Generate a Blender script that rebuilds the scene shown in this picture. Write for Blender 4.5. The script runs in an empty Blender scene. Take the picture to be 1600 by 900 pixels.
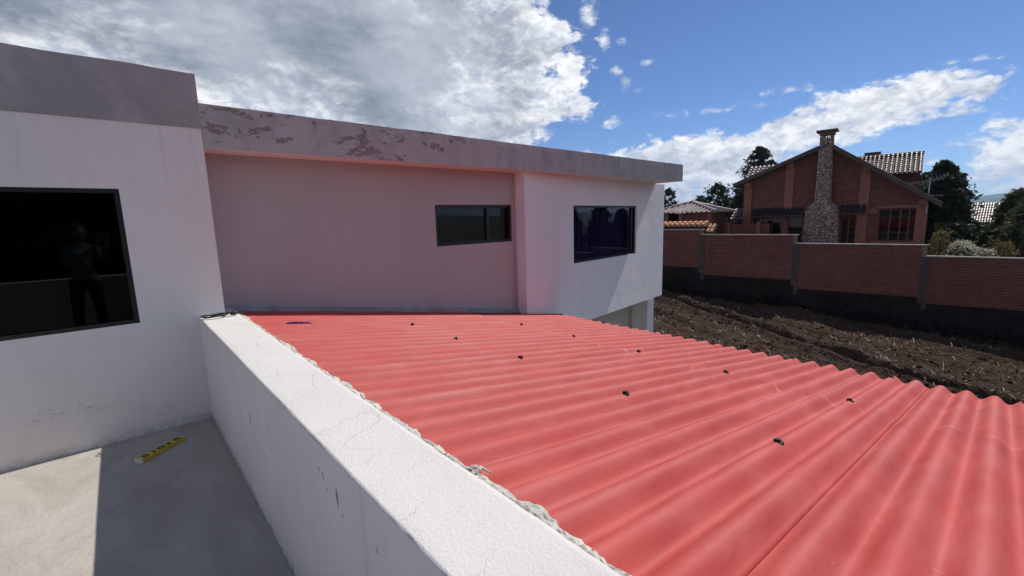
import bpy, bmesh, math, random
from mathutils import Vector, Matrix, noise
S = bpy.context.scene
COL = S.collection
rnd = random.Random(7)
R = math.radians
# ---------------------------------------------------------------- camera
F = 691.0                                   # focal length in pixels of the 1600 px wide photograph
def nrm(v): return Vector(v).normalized()
Zc = -nrm((126, 4437, 691))                 # world axes seen from the camera (x right, y down, z forward)
Xc = nrm((790, -130, 691)); Xc = (Xc - Zc*Xc.dot(Zc)).normalized()
Yc = Xc.cross(Zc)
if Yc.dot(Vector((-619, -90, 691))) < 0: Yc = -Yc
CAM = Vector((0, 0, 1.55))
def ray(u, v):
    d = Vector((u-800, v-450, F)).normalized()
    return Vector((Xc.dot(d), Yc.dot(d), Zc.dot(d)))
def on(u, v, axis, val):                    # where the sight line meets the plane axis = val
    d = ray(u, v); return CAM + d*((val-CAM[axis])/d[axis])
def onp(u, v, p0, n):
    d = ray(u, v); n = Vector(n); return CAM + d*((Vector(p0)-CAM).dot(n)/d.dot(n))
def wv(c): return Vector((Xc.dot(c), Yc.dot(c), Zc.dot(c)))
cd = bpy.data.cameras.new('camera'); cam = bpy.data.objects.new('camera', cd); COL.objects.link(cam)
right, up, back = wv(Vector((1, 0, 0))), wv(Vector((0, -1, 0))), wv(Vector((0, 0, -1)))
M = Matrix((right, up, back)).transposed().to_4x4(); M.translation = CAM
cam.matrix_world = M
cd.sensor_width = 36; cd.lens = 36*F/1600; cd.clip_start = .02; cd.clip_end = 9000
S.camera = cam
# ---------------------------------------------------------------- light, exposure
SUN_EL, SUN_AZ = 51.0, 1.2                 # azimuth measured from +X towards +Y
S.view_settings.view_transform = 'Standard'; S.view_settings.look = 'None'
S.view_settings.exposure = 0.0; S.view_settings.gamma = 1
sl = bpy.data.lights.new('sun', 'SUN'); sl.energy = 5.0; sl.angle = R(.53); sl.color = (1, .95, .88)
so = bpy.data.objects.new('sun', sl); COL.objects.link(so)
sd = Vector((math.cos(R(SUN_EL))*math.cos(R(SUN_AZ)), math.cos(R(SUN_EL))*math.sin(R(SUN_AZ)), math.sin(R(SUN_EL))))
so.rotation_euler = sd.to_track_quat('Z', 'Y').to_euler()
W = bpy.data.worlds.new('World'); S.world = W; W.use_nodes = True
# ---------------------------------------------------------------- node helper
class NT:
    def __init__(s, nt): s.t = nt
    def n(s, typ, ins=None, **kw):
        x = s.t.nodes.new(typ)
        for k, v in kw.items(): setattr(x, k, v)
        for k, v in (ins or {}).items():
            if isinstance(v, bpy.types.NodeSocket): s.t.links.new(v, x.inputs[k])
            else: x.inputs[k].default_value = v
        return x
    def m(s, op, a, b=0, c=0, clamp=False):
        x = s.n('ShaderNodeMath', {0: a, 1: b, 2: c}, operation=op); x.use_clamp = clamp; return x.outputs[0]
    def vm(s, op, a, b=(0, 0, 0), out=0):
        return s.n('ShaderNodeVectorMath', {0: a, 1: b}, operation=op).outputs[out]
    def ss(s, x, lo, hi, a=0., b=1.):
        return s.n('ShaderNodeMapRange', {0: x, 1: lo, 2: hi, 3: a, 4: b}, interpolation_type='SMOOTHSTEP').outputs[0]
    def mix(s, f, a, b, bt='MIX'):
        x = s.n('ShaderNodeMix', data_type='RGBA', blend_type=bt); 
        for i, v in ((0, f), (6, a), (7, b)):
            if isinstance(v, bpy.types.NodeSocket): s.t.links.new(v, x.inputs[i])
            else: x.inputs[i].default_value = v if i == 0 else (*v[:3], 1)
        return x.outputs[2]
    def noise(s, vec, scale, detail=4, rough=.5, dist=0, out=0):
        return s.n('ShaderNodeTexNoise', {'Vector': vec, 'Scale': scale, 'Detail': detail, 'Roughness': rough, 'Distortion': dist}).outputs[out]
    def link(s, a, b): s.t.links.new(a, b)
# ---------------------------------------------------------------- sky with clouds
w = NT(W.node_tree); W.node_tree.nodes.clear()
sky = w.n('ShaderNodeTexSky'); sky.sky_type = 'NISHITA'; sky.sun_disc = False
sky.sun_elevation = R(SUN_EL); sky.sun_rotation = R(90-SUN_AZ)
sky.altitude = 2600; sky.air_density = 1.0; sky.dust_density = .35; sky.ozone_density = 1.6
skyc = w.mix(1, sky.outputs[0], (.79, 1.03, 1.38), 'MULTIPLY')
dirv = w.n('ShaderNodeTexCoord').outputs['Generated']
sep = w.n('ShaderNodeSeparateXYZ', {0: dirv})
az = w.m('MULTIPLY', w.m('ARCTAN2', sep.outputs[1], sep.outputs[0]), 57.2958)
el = w.m('MULTIPLY', w.m('ARCSINE', sep.outputs[2]), 57.2958)
ae = w.n('ShaderNodeCombineXYZ', {0: az, 1: el, 2: 0.}).outputs[0]
dn = w.vm('MULTIPLY', dirv, (1, 1, 1.7))
n1 = w.noise(dn, 5.0, 9, .6, .25)
n2 = w.noise(w.vm('ADD', dn, (3.1, 1.7, .4)), 13, 9, .66, .4)
n3 = w.noise(w.vm('ADD', dn, (9, 2, 5)), 2.2, 5, .55)
n4 = w.noise(w.vm('ADD', dn, (1.1, 4.7, .9)), 30, 8, .62, .5); ng = w.m('SUBTRACT', n4, .5)
def group(E):
    tot = None
    for a, e, ra, re in E:
        ln = w.vm('LENGTH', w.vm('DIVIDE', w.vm('SUBTRACT', ae, (a, e, 0)), (ra, re, 1)), out=1)
        d = w.m('MULTIPLY', w.m('SUBTRACT', 1., ln), min(ra, re))
        tot = d if tot is None else w.m('MAXIMUM', tot, d)
    return tot
big = group([(80, 24, 36, 13), (52, 19.5, 12, 7.2), (62, 12.5, 15, 5.2), (64, 20, 22, 12), (115, 17, 40, 12), (46.5, 15, 6.5, 3.6), (57, 29, 18, 7), (95, 7, 40, 8)])
band = group([(48.5, 11.2, 5.5, 1.8), (40.3, 13.0, 2.6, 1.6), (31, 5.0, 10, 3.6), (24, 5.8, 9, 3.6), (16, 8.0, 6, 2.6), (9.6, 9.8, 6.0, 1.9),
              (34, 2.5, 14, 3.0), (20, 2.8, 10, 3.0), (-1.5, 4.0, 6.5, 3.0), (-4, 1.8, 8, 2.2), (-16, 9, 6, 2.5), (-27, 5, 10, 3)])
wisp = group([(31.6, 17.1, 1.0, .4), (35.3, 16.6, .7, .6), (32.9, 14.3, .8, .35), (34.4, 15.2, .8, .7), (30.9, 11.6, .8, .45), (36.2, 11, 2.2, .6),
              (36.8, 20, .9, 1.2), (38.6, 22.2, 1.3, 1.5), (34.6, 19.7, .8, .4), (3.6, 12.3, .5, .3), (23, 11.2, 5, .35), (17.5, 12.4, 3, .3), (44, 26.5, 3, 2)])
nb = w.m('SUBTRACT', n1, .5); nf = w.m('SUBTRACT', n2, .5)
vb = w.m('ADD', w.m('ADD', big, w.m('MULTIPLY', ng, 5)), w.m('ADD', w.m('MULTIPLY', nb, 12), w.m('MULTIPLY', nf, 9)))
vn = w.m('ADD', band, w.m('ADD', w.m('MULTIPLY', nb, 4), w.m('ADD', w.m('MULTIPLY', nf, 6), w.m('MULTIPLY', ng, 3))))
vw = w.m('ADD', wisp, w.m('ADD', w.m('ADD', w.m('MULTIPLY', nf, 2.2), w.m('MULTIPLY', ng, 2.4)), -.1))
far = w.ss(w.m('ABSOLUTE', w.m('SUBTRACT', az, 52.)), 75, 100)
ve = w.m('ADD', w.m('MULTIPLY', w.m('SUBTRACT', n3, .52), 60), w.m('MULTIPLY', nf, 9))
ve = w.m('SUBTRACT', w.m('MULTIPLY', ve, far), w.m('MULTIPLY', w.m('SUBTRACT', 1., far), 6))
mb = w.ss(vb, -.3, 1.2); mn = w.ss(vn, -.2, .9); mw = w.ss(vw, -.1, .9, 0, .8); me = w.ss(ve, -1, 3)
mask = w.m('MAXIMUM', w.m('MAXIMUM', mb, mn), w.m('MAXIMUM', mw, me))
mask = w.m('MULTIPLY', mask, w.ss(el, -2, 0))
tb = w.ss(w.m('ADD', big, w.m('ADD', w.m('MULTIPLY', w.m('SUBTRACT', w.noise(w.vm('ADD', dn, (.6, .2, .1)), 4.2, 8, .6, .3), .5), 26), w.m('MULTIPLY', nf, 10))), 0.2, 7.5)
tn = w.ss(w.m('ADD', w.m('MULTIPLY', band, .8), w.m('ADD', w.m('MULTIPLY', nf, 9), w.m('MULTIPLY', nb, 7))), .9, 3.2, 0, .55)
te = w.ss(ve, 3, 12, 0, .8)
thick = w.m('MAXIMUM', w.m('MAXIMUM', tb, tn), te)
sdir = tuple(sd*.035)
nr = w.noise(w.vm('ADD', dn, (3.1+sdir[0], 1.7+sdir[1], .4+sdir[2]*1.7)), 9, 8, .58, .4); nq = w.noise(w.vm('ADD', dn, (3.1, 1.7, .4)), 9, 8, .58, .4)
relief = w.ss(w.m('SUBTRACT', nq, nr), -.10, .10)
nh = w.noise(w.vm('ADD', dn, (1.1+sdir[0]*.4, 4.7+sdir[1]*.4, .9+sdir[2]*.7)), 30, 8, .62, .5)
relief = w.m('MULTIPLY', w.m('ADD', relief, w.ss(w.m('SUBTRACT', n4, nh), -.12, .12)), .5)
lite = w.mix(relief, (.55, .61, .72), (1.08, 1.08, 1.08))
dark = w.mix(w.m('ADD', w.m('MULTIPLY', w.ss(w.noise(w.vm('ADD', dn, (2.2, .4, 1.9)), 3.6, 5, .5), .36, .64), .75), w.m('MULTIPLY', relief, .25)), (.20, .235, .30), (.52, .57, .64))
cc = w.mix(thick, lite, dark)
bg1 = w.n('ShaderNodeBackground', {'Color': skyc, 'Strength': .072})
bg2 = w.n('ShaderNodeBackground', {'Color': cc, 'Strength': 1.0})
ms = w.n('ShaderNodeMixShader', {0: mask, 1: bg1.outputs[0], 2: bg2.outputs[0]})
w.link(ms.outputs[0], w.n('ShaderNodeOutputWorld').inputs[0])
# ---------------------------------------------------------------- materials
MATS = {}
def mat(name, build):
    m = bpy.data.materials.new(name); m.use_nodes = True; m.node_tree.nodes.clear()
    t = NT(m.node_tree); b = t.n('ShaderNodeBsdfPrincipled'); o = t.n('ShaderNodeOutputMaterial'); t.link(b.outputs[0], o.inputs[0])
    build(t, b, t.n('ShaderNodeNewGeometry').outputs['Position']); MATS[name] = m; return m
def setb(t, b, col=None, rough=None, height=None, bs=.5, bd=.01, spec=None, metal=None):
    for k, v in (('Base Color', col), ('Roughness', rough), ('Specular IOR Level', spec), ('Metallic', metal)):
        if v is None: continue
        if isinstance(v, bpy.types.NodeSocket): t.link(v, b.inputs[k])
        else: b.inputs[k].default_value = (*v, 1) if isinstance(v, tuple) else v
    if height is not None:
        t.link(t.n('ShaderNodeBump', {'Strength': bs, 'Distance': bd, 'Height': height}).outputs[0], b.inputs['Normal'])
def plain(name, col, rough=.6, var=.15, scale=8, bump=0, spec=.5, metal=0):
    def f(t, b, p):
        n = t.noise(p, scale, 5, .6)
        c2 = tuple(x*(1-var) for x in col); c1 = tuple(min(1, x*(1+var)) for x in col)
        setb(t, b, t.mix(t.ss(n, .3, .7), c2, c1), rough, t.noise(p, scale*5, 6, .65) if bump else None, .6, bump, spec, metal)
    return mat(name, f)
def plaster(name, col, stain=.1, bump=.004, extra=None, fine=60):
    def f(t, b, p):
        sc = t.vm('MULTIPLY', p, (1, 1, .45))
        n = t.noise(sc, 1.1, 6, .6, .6); n2 = t.noise(p, 9, 6, .7)
        c = t.mix(t.ss(n, .35, .7), tuple(x*(1-stain) for x in col), col)
        c = t.mix(t.ss(n2, .55, .8, 0, stain*2), c, tuple(x*.7 for x in col))
        h = t.m('ADD', t.noise(p, fine, 8, .7), t.m('MULTIPLY', t.noise(p, 3.5, 3, .5), 3))
        if extra: c, h = extra(t, p, c, h)
        setb(t, b, c, .82, h, .8, bump, .3)
    return mat(name, f)
def mould(t, p, c, h):                      # black mould low on the house wall, trowel marks and drip stains
    s_ = t.n('ShaderNodeSeparateXYZ', {0: p}).outputs[2]
    dr = t.m('MULTIPLY', t.ss(t.noise(t.vm('MULTIPLY', p, (1, 1, .05)), 13, 6, .7), .50, .74, 0, .5), t.ss(s_, 1.5, 2.32, .1, .8))
    c = t.mix(dr, c, (.50, .47, .45))
    tw = t.noise(t.vm('MULTIPLY', p, (1.2, 1, .8)), 2.6, 5, .6, 1.6)
    h = t.m('ADD', h, t.m('MULTIPLY', tw, 4.0))
    c = t.mix(t.ss(tw, .52, .70, 0, .16), c, (.52, .50, .49))
    s = t.n('ShaderNodeSeparateXYZ', {0: p})
    z = s.outputs[2]
    band = t.m('MULTIPLY', t.ss(z, .22, .30), t.ss(z, .30, .42, 1, 0))
    x = t.m('MULTIPLY', t.ss(s.outputs[0], -.75, -.55), t.ss(s.outputs[0], -.2, -.05, 1, 0))
    n = t.m('MULTIPLY', t.ss(t.noise(t.vm('MULTIPLY', p, (1, 1, 1.6)), 46, 8, .75, .4), .53, .63), t.ss(t.noise(t.vm('MULTIPLY', p, (1, 1, 3)), 5, 3, .5), .47, .6))
    k = t.m('MULTIPLY', t.m('MULTIPLY', band, x), n)
    low = t.m('MULTIPLY', t.ss(z, .0, .10, .55, 0), t.ss(t.noise(p, 14, 6, .7), .35, .65))
    c = t.mix(low, c, (.30, .28, .25))
    return t.mix(t.m('MULTIPLY', k, .85), c, (.09, .085, .08)), h
plaster('house_plaster', (.76, .72, .70), .07, .0015, mould)
plaster('bay_plaster', (.82, .80, .81), .05, .004)
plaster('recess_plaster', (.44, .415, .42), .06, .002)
plaster('beige_plaster', (.50, .46, .40), .08, .003)
plaster('shed_plaster', (.60, .59, .57), .1, .003)
def chips(t, p, c, h):
    wq = t.vm('ADD', p, t.vm('MULTIPLY', t.vm('SUBTRACT', t.noise(p, 24, 5, .7, out=1), (.5, .5, .5)), (0, .05, .07)))
    n = t.noise(t.vm('MULTIPLY', p, (1, 1, .55)), 7.5, 7, .7, .6)
    k = t.ss(n, .70, .712)
    for (u_, v_, a_, b_) in ((505, 745, .007, .018), (527, 776, .010, .034), (391, 655, .012, .030), (498, 732, .010, .006), (512, 768, .005, .010), (535, 806, .005, .012), (420, 670, .004, .02), (423, 700, .005, .008), (590, 862, .005, .010)):
        q_ = on(u_, v_, 0, .411)
        d_ = t.vm('LENGTH', t.vm('DIVIDE', t.vm('SUBTRACT', wq, (.411, q_.y, q_.z)), (9, a_, b_)), out=1)
        k = t.m('MAXIMUM', k, t.ss(d_, .85, 1.05, 1, 0))
    st = t.ss(t.noise(t.vm('MULTIPLY', p, (1, 2.2, .12)), 9, 5, .6), .52, .72, 0, .22)
    c = t.mix(st, c, (.42, .40, .38)); s = t.n('ShaderNodeSeparateXYZ', {0: p}).outputs[2]
    low = t.m('MULTIPLY', t.ss(s, 0, .09, .7, 0), t.ss(t.noise(p, 22, 6, .7), .4, .6))
    c = t.mix(low, c, (.25, .24, .22))
    return t.mix(k, c, (.27, .25, .22)), t.m('SUBTRACT', h, t.m('MULTIPLY', k, 1.2))
plaster('parapet_plaster', (.70, .675, .68), .09, .003, chips)
def coping(t, p, c, h):
    wp = t.vm('ADD', p, t.vm('MULTIPLY', t.vm('SUBTRACT', t.noise(p, 6, 5, .6, out=1), (.5, .5, .5)), (.10, .10, .10)))
    v = t.n('ShaderNodeTexVoronoi', {'Vector': wp, 'Scale': 3.6}, feature='DISTANCE_TO_EDGE').outputs[0]
    k = t.m('MULTIPLY', t.ss(v, .0, .010, 1, 0), t.ss(t.noise(p, 2.2, 3, .5), .38, .54, 0, .32))
    v2 = t.n('ShaderNodeTexVoronoi', {'Vector': wp, 'Scale': 26.}, feature='DISTANCE_TO_EDGE').outputs[0]
    k2 = t.m('MULTIPLY', t.ss(v2, .0, .05, .25, 0), t.ss(t.noise(p, 5, 3, .5), .58, .72))
    kk = t.m('MAXIMUM', k, k2)
    c = t.mix(kk, c, (.36, .34, .31))
    sp = t.ss(t.noise(p, 75, 4, .6), .69, .74, 0, .5)
    c = t.mix(sp, c, (.40, .37, .34))
    return c, t.m('SUBTRACT', t.m('ADD', h, t.m('MULTIPLY', t.noise(p, 130, 6, .75), .9)), t.m('MULTIPLY', kk, 1.5))
plaster('coping_plaster', (.66, .635, .61), .06, .0035, coping, 90)
def cap_extra(t, p, c, h):
    n = t.noise(t.vm('MULTIPLY', p, (1, 1, .8)), 2.6, 8, .7, 1.0)
    c = t.mix(t.ss(n, .38, .64), (.31, .295, .295), c)
    return t.mix(t.ss(t.noise(p, 12, 8, .7, .5), .64, .72, 0, .55), c, (.14, .13, .13)), h
plaster('grey_render', (.43, .41, .41), .18, .005, cap_extra)
def fascia_extra(t, p, c, h):
    s = t.n('ShaderNodeSeparateXYZ', {0: p})
    n = t.m('ADD', t.m('MULTIPLY', t.noise(t.vm('MULTIPLY', p, (.8, 1, 1.6)), 5.0, 9, .78, .35), .8), t.m('MULTIPLY', t.noise(p, 1.9, 2, .5), .2))
    fade = t.ss(s.outputs[0], 1.5, 5, .562, .62)
    k = t.ss(t.m('SUBTRACT', n, fade), 0., .012, 0, .9)
    n2 = t.noise(t.vm('MULTIPLY', p, (1, 1, .8)), 3.1, 8, .7, .8)
    c = t.mix(t.ss(n2, .4, .66, 0, .6), c, (.33, .305, .31))
    str_ = t.m('MULTIPLY', t.ss(t.noise(t.vm('MULTIPLY', p, (1, 1, .1)), 16, 6, .7), .5, .72), t.ss(s.outputs[0], 3., 5.5, .1, .7))
    c = t.mix(str_, c, (.22, .21, .215))
    return t.mix(k, c, (.27, .215, .18)), t.m('SUBTRACT', h, t.m('MULTIPLY', k, 2.5))
plaster('fascia_render', (.48, .46, .46), .12, .004, fascia_extra)
def roof_red(t, b, p):
    g = t.n('ShaderNodeObjectInfo').outputs['Random']
    n = t.noise(t.vm('MULTIPLY', p, (.6, 2.5, 1)), 3.2, 7, .65, .5)
    c = t.mix(t.ss(n, .3, .7), (.38, .052, .044), (.45, .070, .060))
    dust = t.m('MULTIPLY', t.ss(t.noise(t.vm('MULTIPLY', p, (1.0, 4, 1)), 3, 5, .55, .3), .36, .76), .26)
    c = t.mix(dust, c, (.56, .20, .18))
    st = t.m('MULTIPLY', t.ss(t.noise(t.vm('MULTIPLY', p, (.35, 9, 1)), 4, 7, .7, .2), .50, .70, 0, .5), t.ss(t.noise(p, 1.6, 4, .6), .4, .65))
    c = t.mix(st, c, (.33, .050, .045))
    sp = t.ss(t.noise(t.vm('MULTIPLY', p, (.7, 1, 1)), 95, 3, .6), .71, .75, 0, .5)
    c = t.mix(sp, c, (.55, .30, .27))
    c = t.mix(t.m('MULTIPLY', g, .10), c, (.50, .17, .15))
    x = t.n('ShaderNodeSeparateXYZ', {0: p}).outputs[0]
    sc = t.m('MULTIPLY', t.ss(t.noise(t.vm('MULTIPLY', p, (9, 1.5, 1)), 9, 6, .6, .3), .70, .74, 0, .55), t.ss(x, .5, 3.4, .6, 1))
    c = t.mix(sc, c, (.60, .42, .39))
    lp = t.m('MULTIPLY', t.ss(t.m('ABSOLUTE', t.m('SUBTRACT', x, 3.155)), .0, .045, 1, 0), t.ss(t.noise(p, 7, 5, .7), .48, .68, 0, .55))
    c = t.mix(lp, c, (.58, .33, .30))
    setb(t, b, c, t.ss(n, .2, .8, .52, .70), t.noise(p, 55, 6, .7), .35, .002, .24)
mat('red_sheet', roof_red)
def floor(t, b, p):
    n = t.noise(t.vm('MULTIPLY', p, (1, .6, 1)), 3, 9, .68, .8)
    c = t.mix(t.ss(n, .3, .7), (.36, .325, .285), (.46, .425, .38))
    c = t.mix(t.ss(t.noise(p, 16, 8, .7, .6), .56, .74, 0, .45), c, (.22, .20, .18))
    c = t.mix(t.ss(t.noise(p, 70, 5, .7), .62, .70, 0, .4), c, (.55, .52, .47)); c = t.mix(t.ss(t.noise(p, 85, 5, .7, .5), .63, .70, 0, .5), c, (.14, .13, .12))
    x = t.n('ShaderNodeSeparateXYZ', {0: p}).outputs[0]
    c = t.mix(t.m('MULTIPLY', t.ss(x, .2, .42), t.ss(t.noise(p, 20, 8, .8), .56, .66, 0, .8)), c, (.5, .47, .42))
    setb(t, b, c, .85, t.m('ADD', t.noise(p, 5, 6, .6, .6), t.m('MULTIPLY', t.noise(p, 60, 6, .7), .45)), .8, .014, .25)
mat('terrace_cement', floor)
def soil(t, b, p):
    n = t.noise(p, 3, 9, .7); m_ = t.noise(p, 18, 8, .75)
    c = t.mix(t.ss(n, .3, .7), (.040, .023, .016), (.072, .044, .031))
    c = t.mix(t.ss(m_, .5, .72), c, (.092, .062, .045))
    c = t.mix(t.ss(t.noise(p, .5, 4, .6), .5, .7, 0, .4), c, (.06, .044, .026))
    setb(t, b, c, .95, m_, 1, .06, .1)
mat('tilled_soil', soil)
def grassm(t, b, p):
    n = t.noise(p, .02, 8, .7)
    setb(t, b, t.mix(t.ss(n, .35, .65), (.05, .07, .025), (.10, .10, .05)), .95)
mat('far_grass', grassm)
def brickm(t, b, p):
    r = t.n('ShaderNodeTexWhiteNoise', {'Vector': t.vm('FLOOR', t.vm('MULTIPLY', p, (.5, 4.1, 11.9)))}).outputs[0]
    o = t.n('ShaderNodeObjectInfo').outputs['Random']
    r = t.m('FRACT', t.m('ADD', r, o))
    c = t.mix(r, (.115, .034, .025), (.20, .058, .043))
    c = t.mix(t.ss(t.noise(p, 1.2, 6, .6), .45, .75, 0, .6), c, (.17, .085, .07))
    c = t.mix(t.ss(t.noise(p, 14, 6, .7), .62, .7, 0, .5), c, (.36, .22, .17))
    setb(t, b, c, .9, t.noise(p, 40, 6, .7), .6, .01, .2)
mat('fired_brick', brickm)
plain('wall_mortar', (.24, .165, .14), .95, .25, 12, .006, .2)
plain('pier_concrete', (.085, .062, .055), .92, .2, 5, .008, .2)
plain('pale_coping', (.26, .24, .225), .9, .2, 6, .005, .3)
plain('shaded_plinth', (.020, .016, .015), .95, .4, 3, .02, .1)  # dark stone, with the deep shade of the wall foot put into its colour
def housebrick(t, b, p):
    s = t.n('ShaderNodeSeparateXYZ', {0: p})
    v = t.n('ShaderNodeCombineXYZ', {0: s.outputs[1], 1: s.outputs[2], 2: 0.}).outputs[0]
    br = t.n('ShaderNodeTexBrick', {'Vector': v, 'Color1': (.20, .068, .046, 1), 'Color2': (.12, .040, .029, 1), 'Mortar': (.14, .085, .068, 1), 'Scale': 1., 'Mortar Size': .012, 'Brick Width': .27, 'Row Height': .088})
    c = t.mix(t.ss(t.noise(t.vm('MULTIPLY', p, (1, .8, 4)), 3.4, 6, .6), .56, .66, 0, .7), br.outputs[0], (.10, .045, .035))
    setb(t, b, c, .9, br.outputs[1], -.7, .012, .2)
mat('house_brick', housebrick)
plain('salmon_post', (.26, .108, .075), .85, .1, 4, .003, .3)
plain('dark_eave', (.09, .065, .055), .8, .2, 4, 0, .3)
plain('clay_tile', (.24, .18, .165), .45, .35, 3.1, .004, .7)
plain('glazed_tile', (.018, .02, .032), .5, .3, 4, .004, .3)
plain('orange_tile', (.50, .19, .07), .7, .15, 6, .003, .3)
plain('pebble', (.36, .27, .235), .8, .75, 9, 0, .3)
plain('pebble_mortar', (.15, .10, .085), .9, .2, 9, .01, .3)
plain('dark_aluminium', (.010, .010, .011), .35, .1, 9, 0, .5)
plain('dull_black', (.012, .012, .013), .6, .2, 9, 0, .4)
plain('wood_frame', (.14, .06, .04), .6, .2, 5, 0, .4)
plain('grey_metal', (.33, .33, .34), .4, .1, 9, 0, .5, .8)
plain('mortar_lump', (.46, .445, .40), .95, .22, 20, .006, .2)
plain('flashing_cement', (.28, .27, .28), .9, .2, 6, .005, .3)
plain('level_yellow', (.60, .44, .03), .4, .12, 20, 0, .5)
plain('pale_plastic', (.55, .58, .50), .35, .05, 9, 0, .5)
plain('navy_cloth', (.012, .014, .085), .95, .3, 60, .006, .1)
plain('straw', (.46, .37, .28), .9, .35, 7, 0, .2)
plain('bark', (.10, .075, .055), .95, .25, 6, .02, .1)
plain('hill_forest', (.05, .075, .05), .95, .3, .004, 0, .1)
plain('curtain', (.10, .09, .21), .9, .15, 5, 0, .2)
plain('cream_curtain', (.16, .14, .12), .9, .15, 5, 0, .2)
plain('room_dark', (.02, .018, .018), .9, .1, 5, 0, .1)
plain('skin', (.24, .14, .10), .55, .05, 20, 0, .4)
plain('blue_shirt', (.11, .21, .26), .85, .08, 20, 0, .2)
plain('dark_trousers', (.02, .02, .025), .85, .1, 20, 0, .2)
plain('black_hair', (.012, .01, .009), .6, .1, 20, 0, .4)
plain('blossom', (.66, .62, .50), .8, .15, 9, 0, .2)
def leafm(name, a, b_, tr=.25):
    def f(t, b, p):
        n = t.noise(p, 1.3, 4, .6); r = t.n('ShaderNodeTexWhiteNoise', {'Vector': t.vm('FLOOR', t.vm('MULTIPLY', p, (9, 9, 9)))}).outputs[0]
        c = t.mix(t.m('ADD', t.m('MULTIPLY', t.ss(n, .35, .65), .6), t.m('MULTIPLY', r, .4)), a, b_)
        setb(t, b, c, .7, spec=.25)
        tl = t.n('ShaderNodeBsdfTranslucent', {'Color': c}); mx = t.n('ShaderNodeMixShader', {0: tr, 1: b.outputs[0], 2: tl.outputs[0]})
        o = [x for x in t.t.nodes if x.type == 'OUTPUT_MATERIAL'][0]; t.link(mx.outputs[0], o.inputs[0])
    return mat(name, f)
leafm('leaf_dark', (.016, .024, .012), (.05, .065, .03))
leafm('leaf_euc', (.022, .030, .018), (.065, .075, .045))
leafm('leaf_mid', (.045, .060, .025), (.11, .12, .05), .3)
leafm('leaf_dry', (.10, .075, .025), (.22, .17, .07), .3)
leafm('weed', (.007, .008, .005), (.016, .016, .010), .05)  # weed green taken near black: the wall's shade is painted into the leaves
def glassm(name, tint, ior=1.5, rough=.0):
    def f(t, b, p):
        fr = t.n('ShaderNodeFresnel', {'IOR': ior}).outputs[0]
        g = t.n('ShaderNodeBsdfGlossy', {'Color': (1, 1, 1, 1), 'Roughness': rough}); tr = t.n('ShaderNodeBsdfTransparent', {'Color': (*tint, 1)})
        mx = t.n('ShaderNodeMixShader', {0: fr, 1: tr.outputs[0], 2: g.outputs[0]})
        o = [x for x in t.t.nodes if x.type == 'OUTPUT_MATERIAL'][0]; t.link(mx.outputs[0], o.inputs[0])
    return mat(name, f)
glassm('tinted_glass', (.10, .10, .11), 1.36)
glassm('mirror_glass', (.50, .48, .62), 1.5)
glassm('house_glass', (.35, .32, .32), 1.32, .03)
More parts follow.
